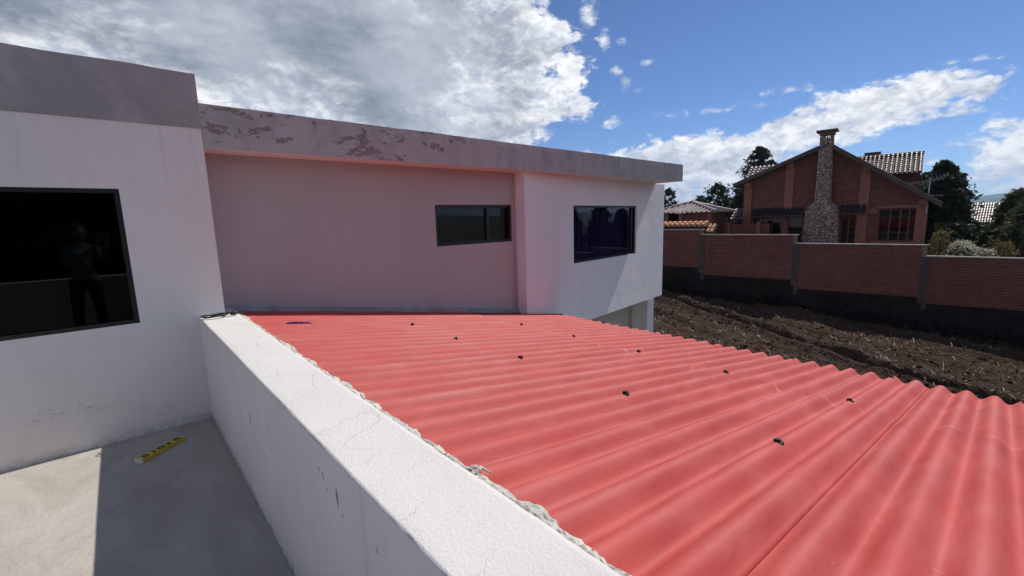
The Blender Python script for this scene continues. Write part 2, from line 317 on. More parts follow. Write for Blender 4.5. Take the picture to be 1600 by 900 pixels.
# ---------------------------------------------------------------- mesh helpers
class MB:
    def __init__(s): s.v = []; s.f = []
    def quad(s, a, b, c, d):
        n = len(s.v); s.v += [tuple(a), tuple(b), tuple(c), tuple(d)]; s.f.append((n, n+1, n+2, n+3)); return s
    def tri(s, a, b, c):
        n = len(s.v); s.v += [tuple(a), tuple(b), tuple(c)]; s.f.append((n, n+1, n+2)); return s
    def hexa(s, P):                          # 8 corners: bottom ring then top ring
        n = len(s.v); s.v += [tuple(p) for p in P]
        s.f += [(n+3, n+2, n+1, n), (n+4, n+5, n+6, n+7)] + [(n+i, n+(i+1) % 4, n+4+(i+1) % 4, n+4+i) for i in range(4)]; return s
    def box(s, x0, x1, y0, y1, z0, z1):
        return s.hexa([(x0, y0, z0), (x1, y0, z0), (x1, y1, z0), (x0, y1, z0), (x0, y0, z1), (x1, y0, z1), (x1, y1, z1), (x0, y1, z1)])
    def obox(s, c, a, b, e):                 # centre and three half axes
        c, a, b, e = map(Vector, (c, a, b, e))
        return s.hexa([c-a-b-e, c+a-b-e, c+a+b-e, c-a+b-e, c-a-b+e, c+a-b+e, c+a+b+e, c-a+b+e])
    def bar(s, p, q, r, r2=None):            # square bar
        p, q = Vector(p), Vector(q); d = (q-p).normalized(); u = d.orthogonal().normalized(); v_ = d.cross(u)
        r2 = r if r2 is None else r2
        return s.hexa([p+u*r, p+v_*r, p-u*r, p-v_*r, q+u*r2, q+v_*r2, q-u*r2, q-v_*r2])
    def tube(s, pts, rad, seg=8, closed=False):
        pts = [Vector(p) for p in pts]; rings = []
        for i, p in enumerate(pts):
            a = pts[max(0, i-1)]; b = pts[min(len(pts)-1, i+1)]
            d = (b-a).normalized(); u = d.cross(Vector((.13, .21, .97))).normalized(); v_ = d.cross(u)
            r = rad[i] if isinstance(rad, (list, tuple)) else rad
            n = len(s.v); rings.append(n)
            s.v += [tuple(p+(u*math.cos(2*math.pi*k/seg)+v_*math.sin(2*math.pi*k/seg))*r) for k in range(seg)]
        for a, b in zip(rings, rings[1:]):
            s.f += [(a+k, a+(k+1) % seg, b+(k+1) % seg, b+k) for k in range(seg)]
        s.f.append(tuple(rings[0]+k for k in reversed(range(seg)))); s.f.append(tuple(rings[-1]+k for k in range(seg)))
        return s
    def grid(s, nu, nv, fn):
        n = len(s.v)
        for i in range(nu+1):
            for j in range(nv+1): s.v.append(tuple(fn(i/nu, j/nv)))
        for i in range(nu):
            for j in range(nv):
                a = n+i*(nv+1)+j; s.f.append((a, a+nv+1, a+nv+2, a+1))
        return s
    def mesh(s, name, m, smooth=False):
        me = bpy.data.meshes.new(name); me.from_pydata(s.v, [], s.f); me.materials.append(MATS[m]); me.validate(); me.update()
        if smooth: me.polygons.foreach_set('use_smooth', [True]*len(me.polygons))
        return me
    def build(s, name, m, parent=None, smooth=False, bevel=0, solid=0, fixn=False):
        me = s.mesh(name, m, smooth)
        if fixn or bevel:
            bm = bmesh.new(); bm.from_mesh(me); bmesh.ops.recalc_face_normals(bm, faces=bm.faces)
            if bevel: bmesh.ops.bevel(bm, geom=list(bm.edges), offset=bevel, segments=2, affect='EDGES', profile=.5, clamp_overlap=True)
            bm.to_mesh(me); bm.free()
        o = bpy.data.objects.new(name, me); COL.objects.link(o)
        if parent: link(o, parent)
        if solid:
            md = o.modifiers.new('thick', 'SOLIDIFY'); md.thickness = solid; md.offset = -1
        return o
def link(o, parent):
    o.parent = parent; o.matrix_parent_inverse = Matrix.Translation(-parent.location)
def tag(o, label=None, cat=None, group=None, kind=None):
    for k, v in (('label', label), ('category', cat), ('group', group), ('kind', kind)):
        if v: o[k] = v
    return o
def empty(name, loc, label, cat, group=None):
    o = bpy.data.objects.new(name, None); COL.objects.link(o); o.location = loc; o.empty_display_size = .2
    return tag(o, label, cat, group)
def inst(name, me, loc, parent, rot=None, scale=None):
    o = bpy.data.objects.new(name, me); COL.objects.link(o); o.location = loc
    if rot: o.rotation_euler = rot
    if scale: o.scale = scale
    if parent: link(o, parent)
    return o
def holed(P, a0, a1, z0, z1, th, holes):     # a wall slab with rectangular openings; P(a, z, depth) -> point
    m = MB(); A = sorted({a0, a1, *[h[0] for h in holes], *[h[1] for h in holes]}); Zs = sorted({z0, z1, *[h[2] for h in holes], *[h[3] for h in holes]})
    for i in range(len(A)-1):
        for j in range(len(Zs)-1):
            ca, cz = (A[i]+A[i+1])/2, (Zs[j]+Zs[j+1])/2
            if any(h[0] < ca < h[1] and h[2] < cz < h[3] for h in holes): continue
            m.quad(P(A[i], Zs[j], 0), P(A[i+1], Zs[j], 0), P(A[i+1], Zs[j+1], 0), P(A[i], Zs[j+1], 0))
            m.quad(P(A[i+1], Zs[j], th), P(A[i], Zs[j], th), P(A[i], Zs[j+1], th), P(A[i+1], Zs[j+1], th))
    def rim(x0, x1, y0, y1):
        c = [(x0, y0), (x1, y0), (x1, y1), (x0, y1)]
        for k in range(4):
            p, q = c[k], c[(k+1) % 4]; m.quad(P(*p, 0), P(*p, th), P(*q, th), P(*q, 0))
    rim(a0, a1, z0, z1)
    for h in holes: rim(*h)
    return m
def window(P, a0, a1, z0, z1, depth, parent, fr=.035, mull=(), glass='tinted_glass', fm='dark_aluminium', proud=.03, label=None):
    fw = holed(lambda a, z, d: P(a, z, depth+d-proud), a0, a1, z0, z1, .05, [(a0+fr, a1-fr, z0+fr, z1-fr)]).build('window_frame', fm, parent, fixn=True)
    if label: fw['label'] = label
    for a in mull:
        MB().hexa([P(a-fr*.6, z0+fr, depth-proud+.006), P(a+fr*.6, z0+fr, depth-proud+.006), P(a+fr*.6, z0+fr, depth+.03), P(a-fr*.6, z0+fr, depth+.03),
                   P(a-fr*.6, z1-fr, depth-proud+.006), P(a+fr*.6, z1-fr, depth-proud+.006), P(a+fr*.6, z1-fr, depth+.03), P(a-fr*.6, z1-fr, depth+.03)]).build('mullion', fm, fw, fixn=True)
    e = [a0+fr]+list(mull)+[a1-fr]
    for k in range(len(e)-1):
        d = depth+.004+(k % 2)*.012
        MB().quad(P(e[k], z0+fr, d), P(e[k+1], z0+fr, d), P(e[k+1], z1-fr, d), P(e[k], z1-fr, d)).build('pane', glass, fw)
    return fw
# ================================================================ THE HOUSE WITH THE TERRACE
ZB = -2.6
Y1 = 4.263; XL = .592
hs = empty('white_house', (0, Y1, 0), 'white plastered flat-roofed house with grey render band, bay and dark windows around the terrace', 'house')
Pl = lambda a, z, d: (a, Y1+d, z)
wl = holed(Pl, -6, XL, ZB, 2.31, .2, [(-1.25, .052, .865, 1.842)])
wl.build('terrace_wall', 'house_plaster', hs, fixn=True)
window(Pl, -1.25, .052, .865, 1.842, .03, hs, .03, (), 'tinted_glass', label='large near window with thin black frame')
mbx = MB().box(-1.4, .2, Y1+.7, Y1+.75, .7, 2.0); mbx.box(-1.45, -1.4, Y1+.2, Y1+.75, .7, 2); mbx.box(.2, .25, Y1+.2, Y1+.75, .7, 2); mbx.box(-1.4, .2, Y1+.2, Y1+.7, .68, .7); mbx.box(-1.4, .2, Y1+.2, Y1+.7, 2, 2.02)
mbx.build('room_interior', 'room_dark', hs)
cb = MB()                                     # roof upstand of grey render, top edge a little wavy
def capx(t): return -6+(XL+.002+6)*t
N = 90
def topz(x): return 2.712+.006*noise.noise((x*3, 0, 0))+.003*noise.noise((x*14, 3, 0))
cb.grid(N, 4, lambda u, v: (capx(u), Y1-.004, 2.31+(topz(capx(u))-2.31)*v))
cb.grid(N, 1, lambda u, v: (capx(u), Y1-.004+v*.224, topz(capx(u))))
cb.grid(1, 4, lambda u, v: (XL+.002, Y1-.004+.224*u, 2.31+(topz(XL)-2.31)*v))
cb.grid(N, 1, lambda u, v: (capx(u), Y1+.22, 2.31+(topz(capx(u))-2.31)*v))
cb.build('render_band', 'grey_render', hs)
MB().box(-6, .55, Y1+.2, 9.5, 2.2, 2.35).build('roof_slab', 'grey_render', hs)
MB().box(XL-.2, XL-.001, Y1+.2, 9.5, ZB, 2.3).build('side_wall', 'house_plaster', hs)
MB().box(-6, -5.8, Y1+.2, 9.5, ZB, 2.3).build('side_wall', 'house_plaster', hs)
# recess and bay
YR = 4.57; XB = 4.13
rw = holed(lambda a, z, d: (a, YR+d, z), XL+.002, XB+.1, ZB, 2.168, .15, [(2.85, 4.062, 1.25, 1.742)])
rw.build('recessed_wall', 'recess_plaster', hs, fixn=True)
window(lambda a, z, d: (a, YR+d, z), 2.85, 4.062, 1.25, 1.742, .05, hs, .035, (3.66,), 'mirror_glass', label='small sliding window in the recessed wall')
MB().box(2.5, 4.3, YR+.6, YR+.65, .9, 2.1).box(2.45, 2.5, YR+.15, YR+.65, .9, 2.1).box(4.3, 4.35, YR+.15, YR+.65, .9, 2.1).build('room_interior', 'room_dark', hs)
ang = R(6.6)
b0 = Vector((XB, 4.38, 0)); bd = Vector((math.cos(ang), math.sin(ang), 0)); bn = Vector((-math.sin(ang), math.cos(ang), 0))
def Pb(a, z, d): p = b0+bd*a+bn*d; return (p.x, p.y, z)
def onb(u, v): q = onp(u, v, b0, bn); return ((q-b0).dot(bd), q.z)
aR = onb(1036, 380)[0]; zbot = (onb(918, 497)[1]+onb(1036, 463)[1])/2
print('bay', aR, onb(918, 497), onb(1036, 463), onb(1036, 290), onb(896, 321), onb(994, 396))
wa0, wz1 = onb(896, 321); wa1, wz0 = onb(994, 396)
bw = holed(Pb, 0, aR, zbot, 2.168, .14, [(wa0, wa1, wz0, wz1)])
bw.build('bay_front', 'bay_plaster', hs, fixn=True)
window(Pb, wa0, wa1, wz0, wz1, .06, hs, .03, (wa1-.13,), 'mirror_glass', label='bay window with a dark curtain behind the glass')
cu = MB().grid(120, 1, lambda u, v: Pb(wa0-.05+(wa1-wa0+.1)*u, wz0-.1+(wz1-wz0+.2)*v, .22+.03*math.sin(u*75)+.012*math.sin(u*171)))
cu.build('curtain', 'curtain', hs, smooth=True)
MB().hexa([Pb(wa0-.3, wz0-.3, .5), Pb(wa1+.3, wz0-.3, .5), Pb(wa1+.3, wz0-.3, .55), Pb(wa0-.3, wz0-.3, .55), Pb(wa0-.3, wz1+.3, .5), Pb(wa1+.3, wz1+.3, .5), Pb(wa1+.3, wz1+.3, .55), Pb(wa0-.3, wz1+.3, .55)]).build('room_interior', 'room_dark', hs)
MB().quad((XB, YR+.15, zbot), (XB, 4.384, zbot), (XB, 4.384, 2.168), (XB, YR+.15, 2.168)).build('bay_side', 'bay_plaster', hs)
pr = Vector(Pb(aR, 0, 0))
MB().quad((pr.x, pr.y, zbot), (pr.x, 9.5, zbot), (pr.x, 9.5, 2.168), (pr.x, pr.y, 2.168)).build('bay_side', 'bay_plaster', hs)
MB().quad((XB, 4.39, zbot+.002), (XB, 9.5, zbot+.002), (pr.x, 9.5, zbot+.002), (pr.x, pr.y+.004, zbot+.002)).build('bay_soffit', 'bay_plaster', hs)
MB().box(XL, pr.x, 9.5, 9.6, ZB, 2.16).build('rear_wall', 'bay_plaster', hs)
# overhanging roof slab with the blistered fascia
xe = on(1067, 270, 1, 4.27).x
fb = MB(); NN = 200
def fz(x): return 2.503+.006*noise.noise((x*1.7, 5, 0))+.003*noise.noise((x*9, 8, 0))-(x-.6)*.004
def fy(x): return 4.27
def fx(u): return XL+.004+(xe-XL-.004)*u
fb.grid(NN, 6, lambda u, v: (fx(u), 4.27+.003*noise.noise((fx(u)*6, v*2, 1))+0, 2.170+(fz(fx(u))-2.170)*v))
fb.grid(NN, 1, lambda u, v: (fx(u), 4.27+.003*noise.noise((fx(u)*6, 2, 1))+v*.2, fz(fx(u))))
fb.grid(1, 1, lambda u, v: (xe, 4.27+.2*u, 2.17+(fz(xe)-2.17)*v))
fb.build('fascia', 'fascia_render', hs)
MB().box(XL+.004, xe-.002, 4.275, 9.9, 2.169, 2.40).build('roof_slab', 'bay_plaster', hs)
# lower storey under the bay
q = on(1020, 490, 1, 5.3)
MB().box(XL, q.x-.01, 5.3, 5.45, ZB, zbot).build('lower_wall', 'beige_plaster', hs)
qa = on(988, 490, 1, 5.22).x; qb = on(1010, 490, 1, 5.22).x; qc = on(1020, 490, 1, 5.22).x
MB().box(qa, qb, 5.22, 5.30, ZB, zbot-.002).build('pilaster', 'beige_plaster', hs)
MB().box(qb+.001, qc, 5.20, 9.4, ZB, zbot-.001).build('corner_pier', 'bay_plaster', hs)
# flashing along the recess
m = MB()
def flz(x): return .893-.163*x
m.grid(120, 6, lambda u, v: (XL+.02+(XB-XL)*u, YR-.001-.085*v**1.2, flz(XL+(XB-XL)*u)+.052*(1-v)**1.6+.020+.006*noise.noise((u*30, v*3, 0))))
m.build('cement_fillet', 'flashing_cement', hs, smooth=True)
# ---------------------------------------------------------------- terrace and parapets
tf = MB().grid(60, 60, lambda u, v: (-4+4.41*u, -.70+(Y1+.70)*v, .004*noise.noise((u*9, v*9, 0))*(1 if .02 < u < .98 else 0))).build('terrace_floor', 'terrace_cement', None, smooth=True)
tag(tf, kind='structure')
tag(MB().box(-4, .40, -.7, Y1, -.25, -.02).build('terrace_slab', 'shed_plaster'), kind='structure')
PX0, PX1, PZ = .411, .672, .848
pw = empty('parapet_wall', (PX0, 2, 0), 'long white parapet beside the red roof with cracked and speckled top', 'parapet')
def jag(y, s, a): return a*noise.noise((y*5, s, 0))+a*.7*noise.noise((y*21, s+4, 0))
L0, L1 = -.70, Y1-.001
NY = 500
def yy(u): return L0+(L1-L0)*u
m = MB(); m.grid(NY, 12, lambda u, v: (PX0+.002*noise.noise((yy(u)*3, v*4, 0)), yy(u), -.02+(PZ-.006+jag(yy(u), 1, .002)+.02)*v)); m.build('inner_face', 'parapet_plaster', pw, smooth=True)
def top(u, v):
    y = yy(u); e = jag(y, 1, .0025); x = PX0+(PX1-PX0)*v
    z = PZ+.002*noise.noise((x*5, y*3, 0))
    if v == 0: return (PX0+.0, y, PZ-.006+jag(y, 1, .002))
    if v < .06: x = PX0+.004+e*.4; z = PZ-.0005
    elif v < .11: x = PX0+.009+e*.3
    if v > .99: x = PX1-.004; z = PZ-.006+jag(y, 3, .003)
    return (x, y, z)
m = MB(); m.grid(NY, 20, top); m.build('coping_top', 'coping_plaster', pw, smooth=True)
MB().box(PX0+.01, PX1, L0, YR-.01, ZB, PZ-.03).build('wall_core', 'parapet_plaster', pw)
m = MB(); m.quad((PX1-.004, L0, PZ-.006), (PX1-.004, L1, PZ-.006), (PX1+.001, L1, PZ-.035), (PX1+.001, L0, PZ-.035)); m.build('outer_edge', 'mortar_lump', pw)
# behind the end of the house wall the coping runs on to the recess
MB().box(XL+.003, PX1+.002, Y1-.0005, YR-.001, PZ-.03, PZ-.002).build('coping_end', 'coping_plaster', pw)
def bead(u, v):                              # rough mortar packed between coping and roof sheets
    y = L0+(YR-.01-L0)*u
    w_ = .048+.026*noise.noise((y*3.3, 0, 7))+.020*noise.noise((y*13, 1, 7))+.012*noise.noise((y*41, 2, 7))
    w_ = max(.020, w_)
    x = PX1-.008+w_*v
    z = PZ-.010-.022*v**1.4-.012*math.exp(-((v-.15)/.1)**2)*(noise.noise((y*7, 0, 3))+.3)+.009*noise.noise((y*19, v*3, 2))+.006*noise.noise((y*60, v*6, 2))
    if v > .98: z = .775
    return (x, y, z)
m = MB(); m.grid(1300, 10, bead); m.build('mortar_bead', 'mortar_lump', pw)
ms_ = MB(); rr = random.Random(3)            # mortar drips left on the sheets
for y, ln in ((.985, .035), (.965, .05)):
    x = PX1+.012
    pts = [(x+ln*k/4, y+rr.uniform(-.006, .006)-.01*k/4, .835-.02*k/4*.5+.01*math.sin(k)) for k in range(5)]
    ms_.tube(pts, [.007, .006, .006, .004, .002], 5)
ms_.build('mortar_drip', 'mortar_lump', pw)
pb = MB().box(-4, PX1, -.95, -.702, ZB, .85).build('rear_parapet', 'shed_plaster', None)
tag(pb, 'low rendered parapet closing the terrace, seen reflected in the large window', 'parapet')
tag(MB().box(-4.25, -4.002, -.95, Y1-.002, ZB, .85).build('west_parapet', 'shed_plaster', None), 'low parapet on the far side of the sunlit terrace floor', 'parapet')
# ================================================================ RED CORRUGATED ROOF
Z0, SL = .893, .163
def rz(x): return Z0-SL*x
PITCH, AMP = .1452, .0245
rf = empty('corrugated_roof', (2.6, 1, rz(2.6)), 'red corrugated sheet roof sloping down from the parapet to the field', 'roof')
YS = .335
def sheet(x0, x1, ya, yb, lift, tilt):
    n_v = 18
    n = max(4, int(round((yb-ya)/PITCH*12))); m = MB()
    def fn(u, v):
        y = ya+(yb-ya)*u; v = {0: 0, 1: .004, n_v-1: .996, n_v: 1}.get(round(v*n_v), (v*n_v-1)/(n_v-2)); x = x0+(x1-x0)*v
        c = -math.cos(2*math.pi*(y-YS)/PITCH)
        c = c*(1-.12*abs(c))/(1-.12)
        e = lift+tilt*(u-.5)+.0025*noise.noise((x*1.3, y*1.1, lift*50))
        xx = x+(.006*noise.noise((y*2, x, 3)) if v in (0, 1) else 0)
        return (xx, y, rz(x)+AMP*c+e)
    m.grid(n, n_v, fn)
    o = m.build('roof_sheet', 'red_sheet', rf, smooth=True, solid=.006)
    return o
W_ = PITCH*6
k = -3
while True:
    ya = YS+k*W_; yb = ya+W_
    if ya > YR: break
    yb2 = min(yb+.012, YR-.004)
    base = .004 if k % 2 == 0 else 0
    sheet(3.00, 4.74, max(ya-.0, -2.4), min(yb2, 4.40) if yb2 > 4.38 else yb2, base, rnd.uniform(-.003, .003))
    sheet(PX1-.005, 3.165, ya, yb2, base+.0068, rnd.uniform(-.003, .003))
    k += 1
# hook bolts with washers
hb = MB()
hb.tube([(0, 0, -.005), (0, 0, .003)], .019, 12); hb.tube([(0, 0, .003), (0, 0, .014)], .0085, 6)
hbm = hb.mesh('roof_bolt', 'dull_black')
def crest(y): return YS+PITCH*(round((y-YS)/PITCH-.5)+.5)
for x, ys in ((1.93, (3.55, 2.85, 2.10, 1.33, .53, -.25, -1.0, -1.8)), (3.17, (3.50, 2.80, 2.07, 1.34, .56, -.2, -1.0)), (4.63, (4.2, 3.5, 2.8, 2.0, 1.28, .55, -.12))):
    for y in ys:
        yc = crest(y); xx = x+rnd.uniform(-.03, .03)
        o = inst('roof_bolt', hbm, (xx, yc, rz(xx)+AMP+.016), rf, (rnd.uniform(-.15, .15), .16, rnd.uniform(0, 3)), (1, 1, 1))
        w0 = MB().obox((xx+.012, yc+.01, rz(xx)+AMP+.018), (.014, 0, -.002), (0, .009, 0), (0, 0, .006)) if y < 2.5 else None
        if w0: w0.build('bolt_clip', 'dull_black', rf)
# support below the sheets
sh = empty('shed', (2.5, 1, ZB), 'plain rendered walls carrying the red roof above the field', 'shed')
MB().box(4.38, 4.52, -2.3, 4.36, ZB, .085).build('wall', 'shed_plaster', sh)
MB().box(.7, 4.38, -2.3, -2.16, ZB, .085).build('wall', 'shed_plaster', sh)
for x in (1.93, 3.17, 4.3): MB().box(x-.03, x+.03, -2.2, 4.30, rz(x)-.12, rz(x)-.045).build('purlin', 'grey_metal', sh)
# ---------------------------------------------------------------- small things
# blue roller sleeve / brush lying in a furrow of the roof
qa = onp(447, 508, (0, 0, Z0+.02), (SL, 0, 1)); qb = onp(488, 508, (0, 0, Z0+.02), (SL, 0, 1))
m = MB(); npt = 26; pts = []; rad = []
for i in range(npt+1):
    t = i/npt; p = qa.lerp(qb, t); pts.append((p.x, p.y+.004*math.sin(t*9), p.z+.008)); rad.append(.019*(1-.55*abs(2*t-1)**4)+rnd.uniform(-.0025, .0025))
m.tube(pts, rad, 12)
tag(m.build('paint_roller_sleeve', 'navy_cloth'), 'dark blue fluffy roller sleeve lying on the red roof near the parapet end', 'roller sleeve')
# coil of black cable on the parapet end
cc_ = on(343, 490, 2, PZ+.01)
cc_ = Vector((.50, 4.12, PZ+.008))
m = MB(); pts = []
for i in range(150):
    a = i*.125; r = .068+.010*math.sin(i*.21)+.004*math.sin(i*.9)
    pts.append((cc_.x+r*1.15*math.cos(a), cc_.y+r*.85*math.sin(a), cc_.z+.004+.011*(i/150)+.003*math.sin(i*.37)))
cb_ = empty('cable_coil', tuple(cc_), 'black cable coil lying on the far end of the white parapet top', 'cable')
m.tube(pts, .0042, 6).build('cable', 'dull_black', cb_, smooth=True)
pts = [(cc_.x+.07, cc_.y-.01, cc_.z+.02), (cc_.x+.11, cc_.y-.02, cc_.z+.018), (cc_.x+.15, cc_.y-.01, cc_.z+.012), (cc_.x+.19, cc_.y+.03, cc_.z-.01), (cc_.x+.22, cc_.y+.12, cc_.z-.015)]
MB().tube(pts, .005, 6).build('loose_end', 'dull_black', cb_, smooth=True)
MB().tube([(cc_.x+.10, cc_.y-.03, cc_.z+.012), (cc_.x+.125, cc_.y-.022, cc_.z+.013), (cc_.x+.15, cc_.y-.018, cc_.z+.012)], [.010, .019, .012], 10).build('plug', 'dull_black', cb_, smooth=True)
MB().tube([(cc_.x-.09, cc_.y-.05, cc_.z-.003), (cc_.x-.04, cc_.y-.085, cc_.z-.004), (cc_.x+.03, cc_.y-.08, cc_.z-.003), (cc_.x+.06, cc_.y-.05, cc_.z)], .0015, 5).build('wire_end', 'dull_black', cb_)
# yellow spirit level on the shaded floor
la = on(216, 719, 2, .025); lb = on(285, 682, 2, .025); lc = (la+lb)/2; ld = (lb-la); LL = ld.length; ld.normalize(); lx = Vector((0, 0, 1)).cross(ld)
lv = empty('spirit_level', (lc.x, lc.y, 0), 'yellow spirit level lying on the shaded cement floor', 'spirit level')
z_ = Vector((0, 0, 1)); C0 = Vector((lc.x, lc.y, .0155)); H = LL/2
for s_ in (-1, 1):
    MB().obox(C0+lx*s_*.0255, ld*H*.95, lx*.004, z_*.0145).build('rail', 'level_yellow', lv, bevel=.001)
for a, b in ((-.95, -.80), (-.58, -.40), (-.27, -.14), (.14, .27), (.42, .60), (.86, .95)):
    MB().obox(C0+ld*H*(a+b)/2, ld*H*(b-a)/2, lx*.0215, z_*.0125).build('web', 'level_yellow', lv)
for a, b in ((-.80, -.58), (-.14, .14), (.60, .86)):
    MB().obox(C0+ld*H*(a+b)/2+z_*0, ld*H*(b-a)/2, lx*.0213, z_*.0138).build('vial_housing', 'dull_black', lv)
    MB().tube([C0+ld*H*(a*.7+b*.3)+z_*.012, C0+ld*H*(a*.3+b*.7)+z_*.012], .004, 8).build('vial', 'pale_plastic', lv)
for a, b in ((-.40, -.27), (.27, .42)):
    MB().obox(C0+ld*H*(a+b)/2+z_*0, ld*H*(b-a)/2, lx*.012, z_*.0135).build('grip_recess', 'dull_black', lv)
for s_ in (-1, 1):
    MB().obox(C0+ld*H*s_*.975, ld*H*.025, lx*.031, z_*.0155).build('end_cap', 'pale_plastic', lv, bevel=.002)
# ================================================================ FIELD
def gz(y): return .075*y-2.56
GN = Vector((0, -.075, 1))
def ong(u, v, dz=0): return onp(u, v, (0, 0, -2.56+dz), GN)
FUR = [(ong(1049, 471), ong(1431, 596), .20), (ong(1326, 512), ong(1600, 567), .15), (ong(1040, 495), ong(1190, 560), .07), (ong(1200, 500), ong(1600, 600), .05), (ong(1150, 482), ong(1600, 548), .05)]
def fieldz(x, y):
    z = gz(y)
    p = Vector((x, y, 0))
    for a, b, d in FUR:
        ab = (b-a); ab.z = 0; L = ab.length; ab.normalize(); r = p-a; r.z = 0; t = r.dot(ab)
        q_ = abs(r.x*ab.y-r.y*ab.x+.10*noise.noise((x*.9, y*.9, 4)))
        if -3 < t < L+6:
            z += -d*1.3*math.exp(-(q_/.16)**2)+d*.9*math.exp(-((q_-.38)/.18)**2)
    a, b, d = FUR[0]; ab = (b-a); ab.z = 0; ab.normalize(); q_ = (x-a.x)*ab.y-(y-a.y)*ab.x
    z += .032*math.sin(q_*2*math.pi/.62+1.5*noise.noise((x*.4, y*.4, 6)))*(.6+noise.noise((x*.7, y*.7, 8)))
    z += .06*noise.noise((x*1.1, y*1.1, 0))+.035*noise.noise((x*2.2+y*.25, y*.35, 5))+.04*noise.noise((x*3.7, y*3.7, 1))+.04*abs(noise.noise((x*8, y*8, 2)))+.032*noise.noise((x*19, y*19, 3))
    return z
fg = MB(); NX_, NYF = 330, 420
fg.grid(NX_, NYF, lambda u, v: (4.6+15.4*u, -7+21*v, fieldz(4.6+15.4*u, -7+21*v)))
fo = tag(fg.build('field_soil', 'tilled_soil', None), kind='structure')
rs = random.Random(11)
sb = MB()
for i in range(6500):
    x, y = rs.uniform(5, 19), rs.uniform(-6, 13); z = fieldz(x, y)+.015
    if noise.noise((x*.5, y*.5, 9)) < rs.uniform(-.5, .35): continue
    L = rs.uniform(.05, .26)*(1.3 if rs.random() < .1 else .8); a = rs.uniform(0, math.pi); wd = rs.uniform(.002, .007)
    d = Vector((math.cos(a), math.sin(a), rs.uniform(-.1, .55))).normalized()*L; n_ = Vector((-d.y, d.x, 0)).normalized()*wd
    p = Vector((x, y, z)); md_ = p+d*.5+Vector((rs.uniform(-.02, .02), rs.uniform(-.02, .02), rs.uniform(0, .03)))
    sb.quad(p-n_, p+n_, md_+n_+Vector((0, 0, .002)), md_-n_); sb.quad(md_-n_, md_+n_, p+d+n_*.4, p+d-n_*.4)
tag(sb.build('straw_litter', 'straw', None), 'pale dry stalks strewn over the tilled soil', 'straw', kind='stuff')
ico = [(0, 0, 1), (.89, 0, .45), (.28, .85, .45), (-.72, .53, .45), (-.72, -.53, .45), (.28, -.85, .45), (.72, .53, -.45), (-.28, .85, -.45), (-.89, 0, -.45), (-.28, -.85, -.45), (.72, -.53, -.45), (0, 0, -1)]
icf = [(0, 1, 2), (0, 2, 3), (0, 3, 4), (0, 4, 5), (0, 5, 1), (1, 6, 2), (2, 7, 3), (3, 8, 4), (4, 9, 5), (5, 10, 1), (2, 6, 7), (3, 7, 8), (4, 8, 9), (5, 9, 10), (1, 10, 6), (11, 7, 6), (11, 8, 7), (11, 9, 8), (11, 10, 9), (11, 6, 10)]
cl = MB()
for i in range(9000):
    x, y = rs.uniform(5, 19.3), rs.uniform(-6.5, 13.5); r = rs.uniform(.012, .036)*(1.8 if rs.random() < .08 else 1); z = fieldz(x, y)+r*.3; n = len(cl.v)
    sx = [rs.uniform(.6, 1.3) for _ in range(3)]
    cl.v += [(x+vx*r*sx[0]*rs.uniform(.75, 1.2), y+vy*r*sx[1]*rs.uniform(.75, 1.2), z+vz*r*.8*sx[2]) for vx, vy, vz in ico]
    cl.f += [tuple(n+k_ for k_ in f_) for f_ in icf]
tag(cl.build('soil_clods', 'tilled_soil', None), 'dark clods lying on the tilled soil', 'clods', kind='stuff')
gr = MB(); gr.grid(40, 40, lambda u, v: ((u-.5)*9000, (v-.5)*9000, -3.1 if abs((u-.5)*9000) < 200 and abs((v-.5)*9000) < 200 else -6))
tag(gr.build('ground', 'far_grass', None), kind='structure')
tag(MB().box(20.3, 90, -60, 60, -3.0, -2.3).build('garden_ground', 'far_grass', None), kind='structure')
# ================================================================ BRICK BOUNDARY WALL
FD = nrm((.12, -.993, 0)); FN = Vector((FD.y, -FD.x, 0))       # along the wall (to the right), and towards... the house side
if FN.x > 0: FN = -FN                                        # FN faces the field
FA = Vector((18.434, 10.351, 0))
def fp(s, z, out=0): p = FA+FD*s+FN*out; return Vector((p.x, p.y, z))
def onf(u, v): q_ = onp(u, v, FA, FN); return (q_-FA).dot(FD), q_.z
bwl = empty('brick_boundary_wall', tuple(fp(5, gz(5))), 'stepped red brick boundary wall with concrete piers along the dark field', 'wall')
def fhex(s0, s1, z0, z1, o0, o1): return MB().hexa([fp(s0, z0, o1), fp(s1, z0, o1), fp(s1, z0, o0), fp(s0, z0, o0), fp(s0, z1, o1), fp(s1, z1, o1), fp(s1, z1, o0), fp(s0, z1, o0)])
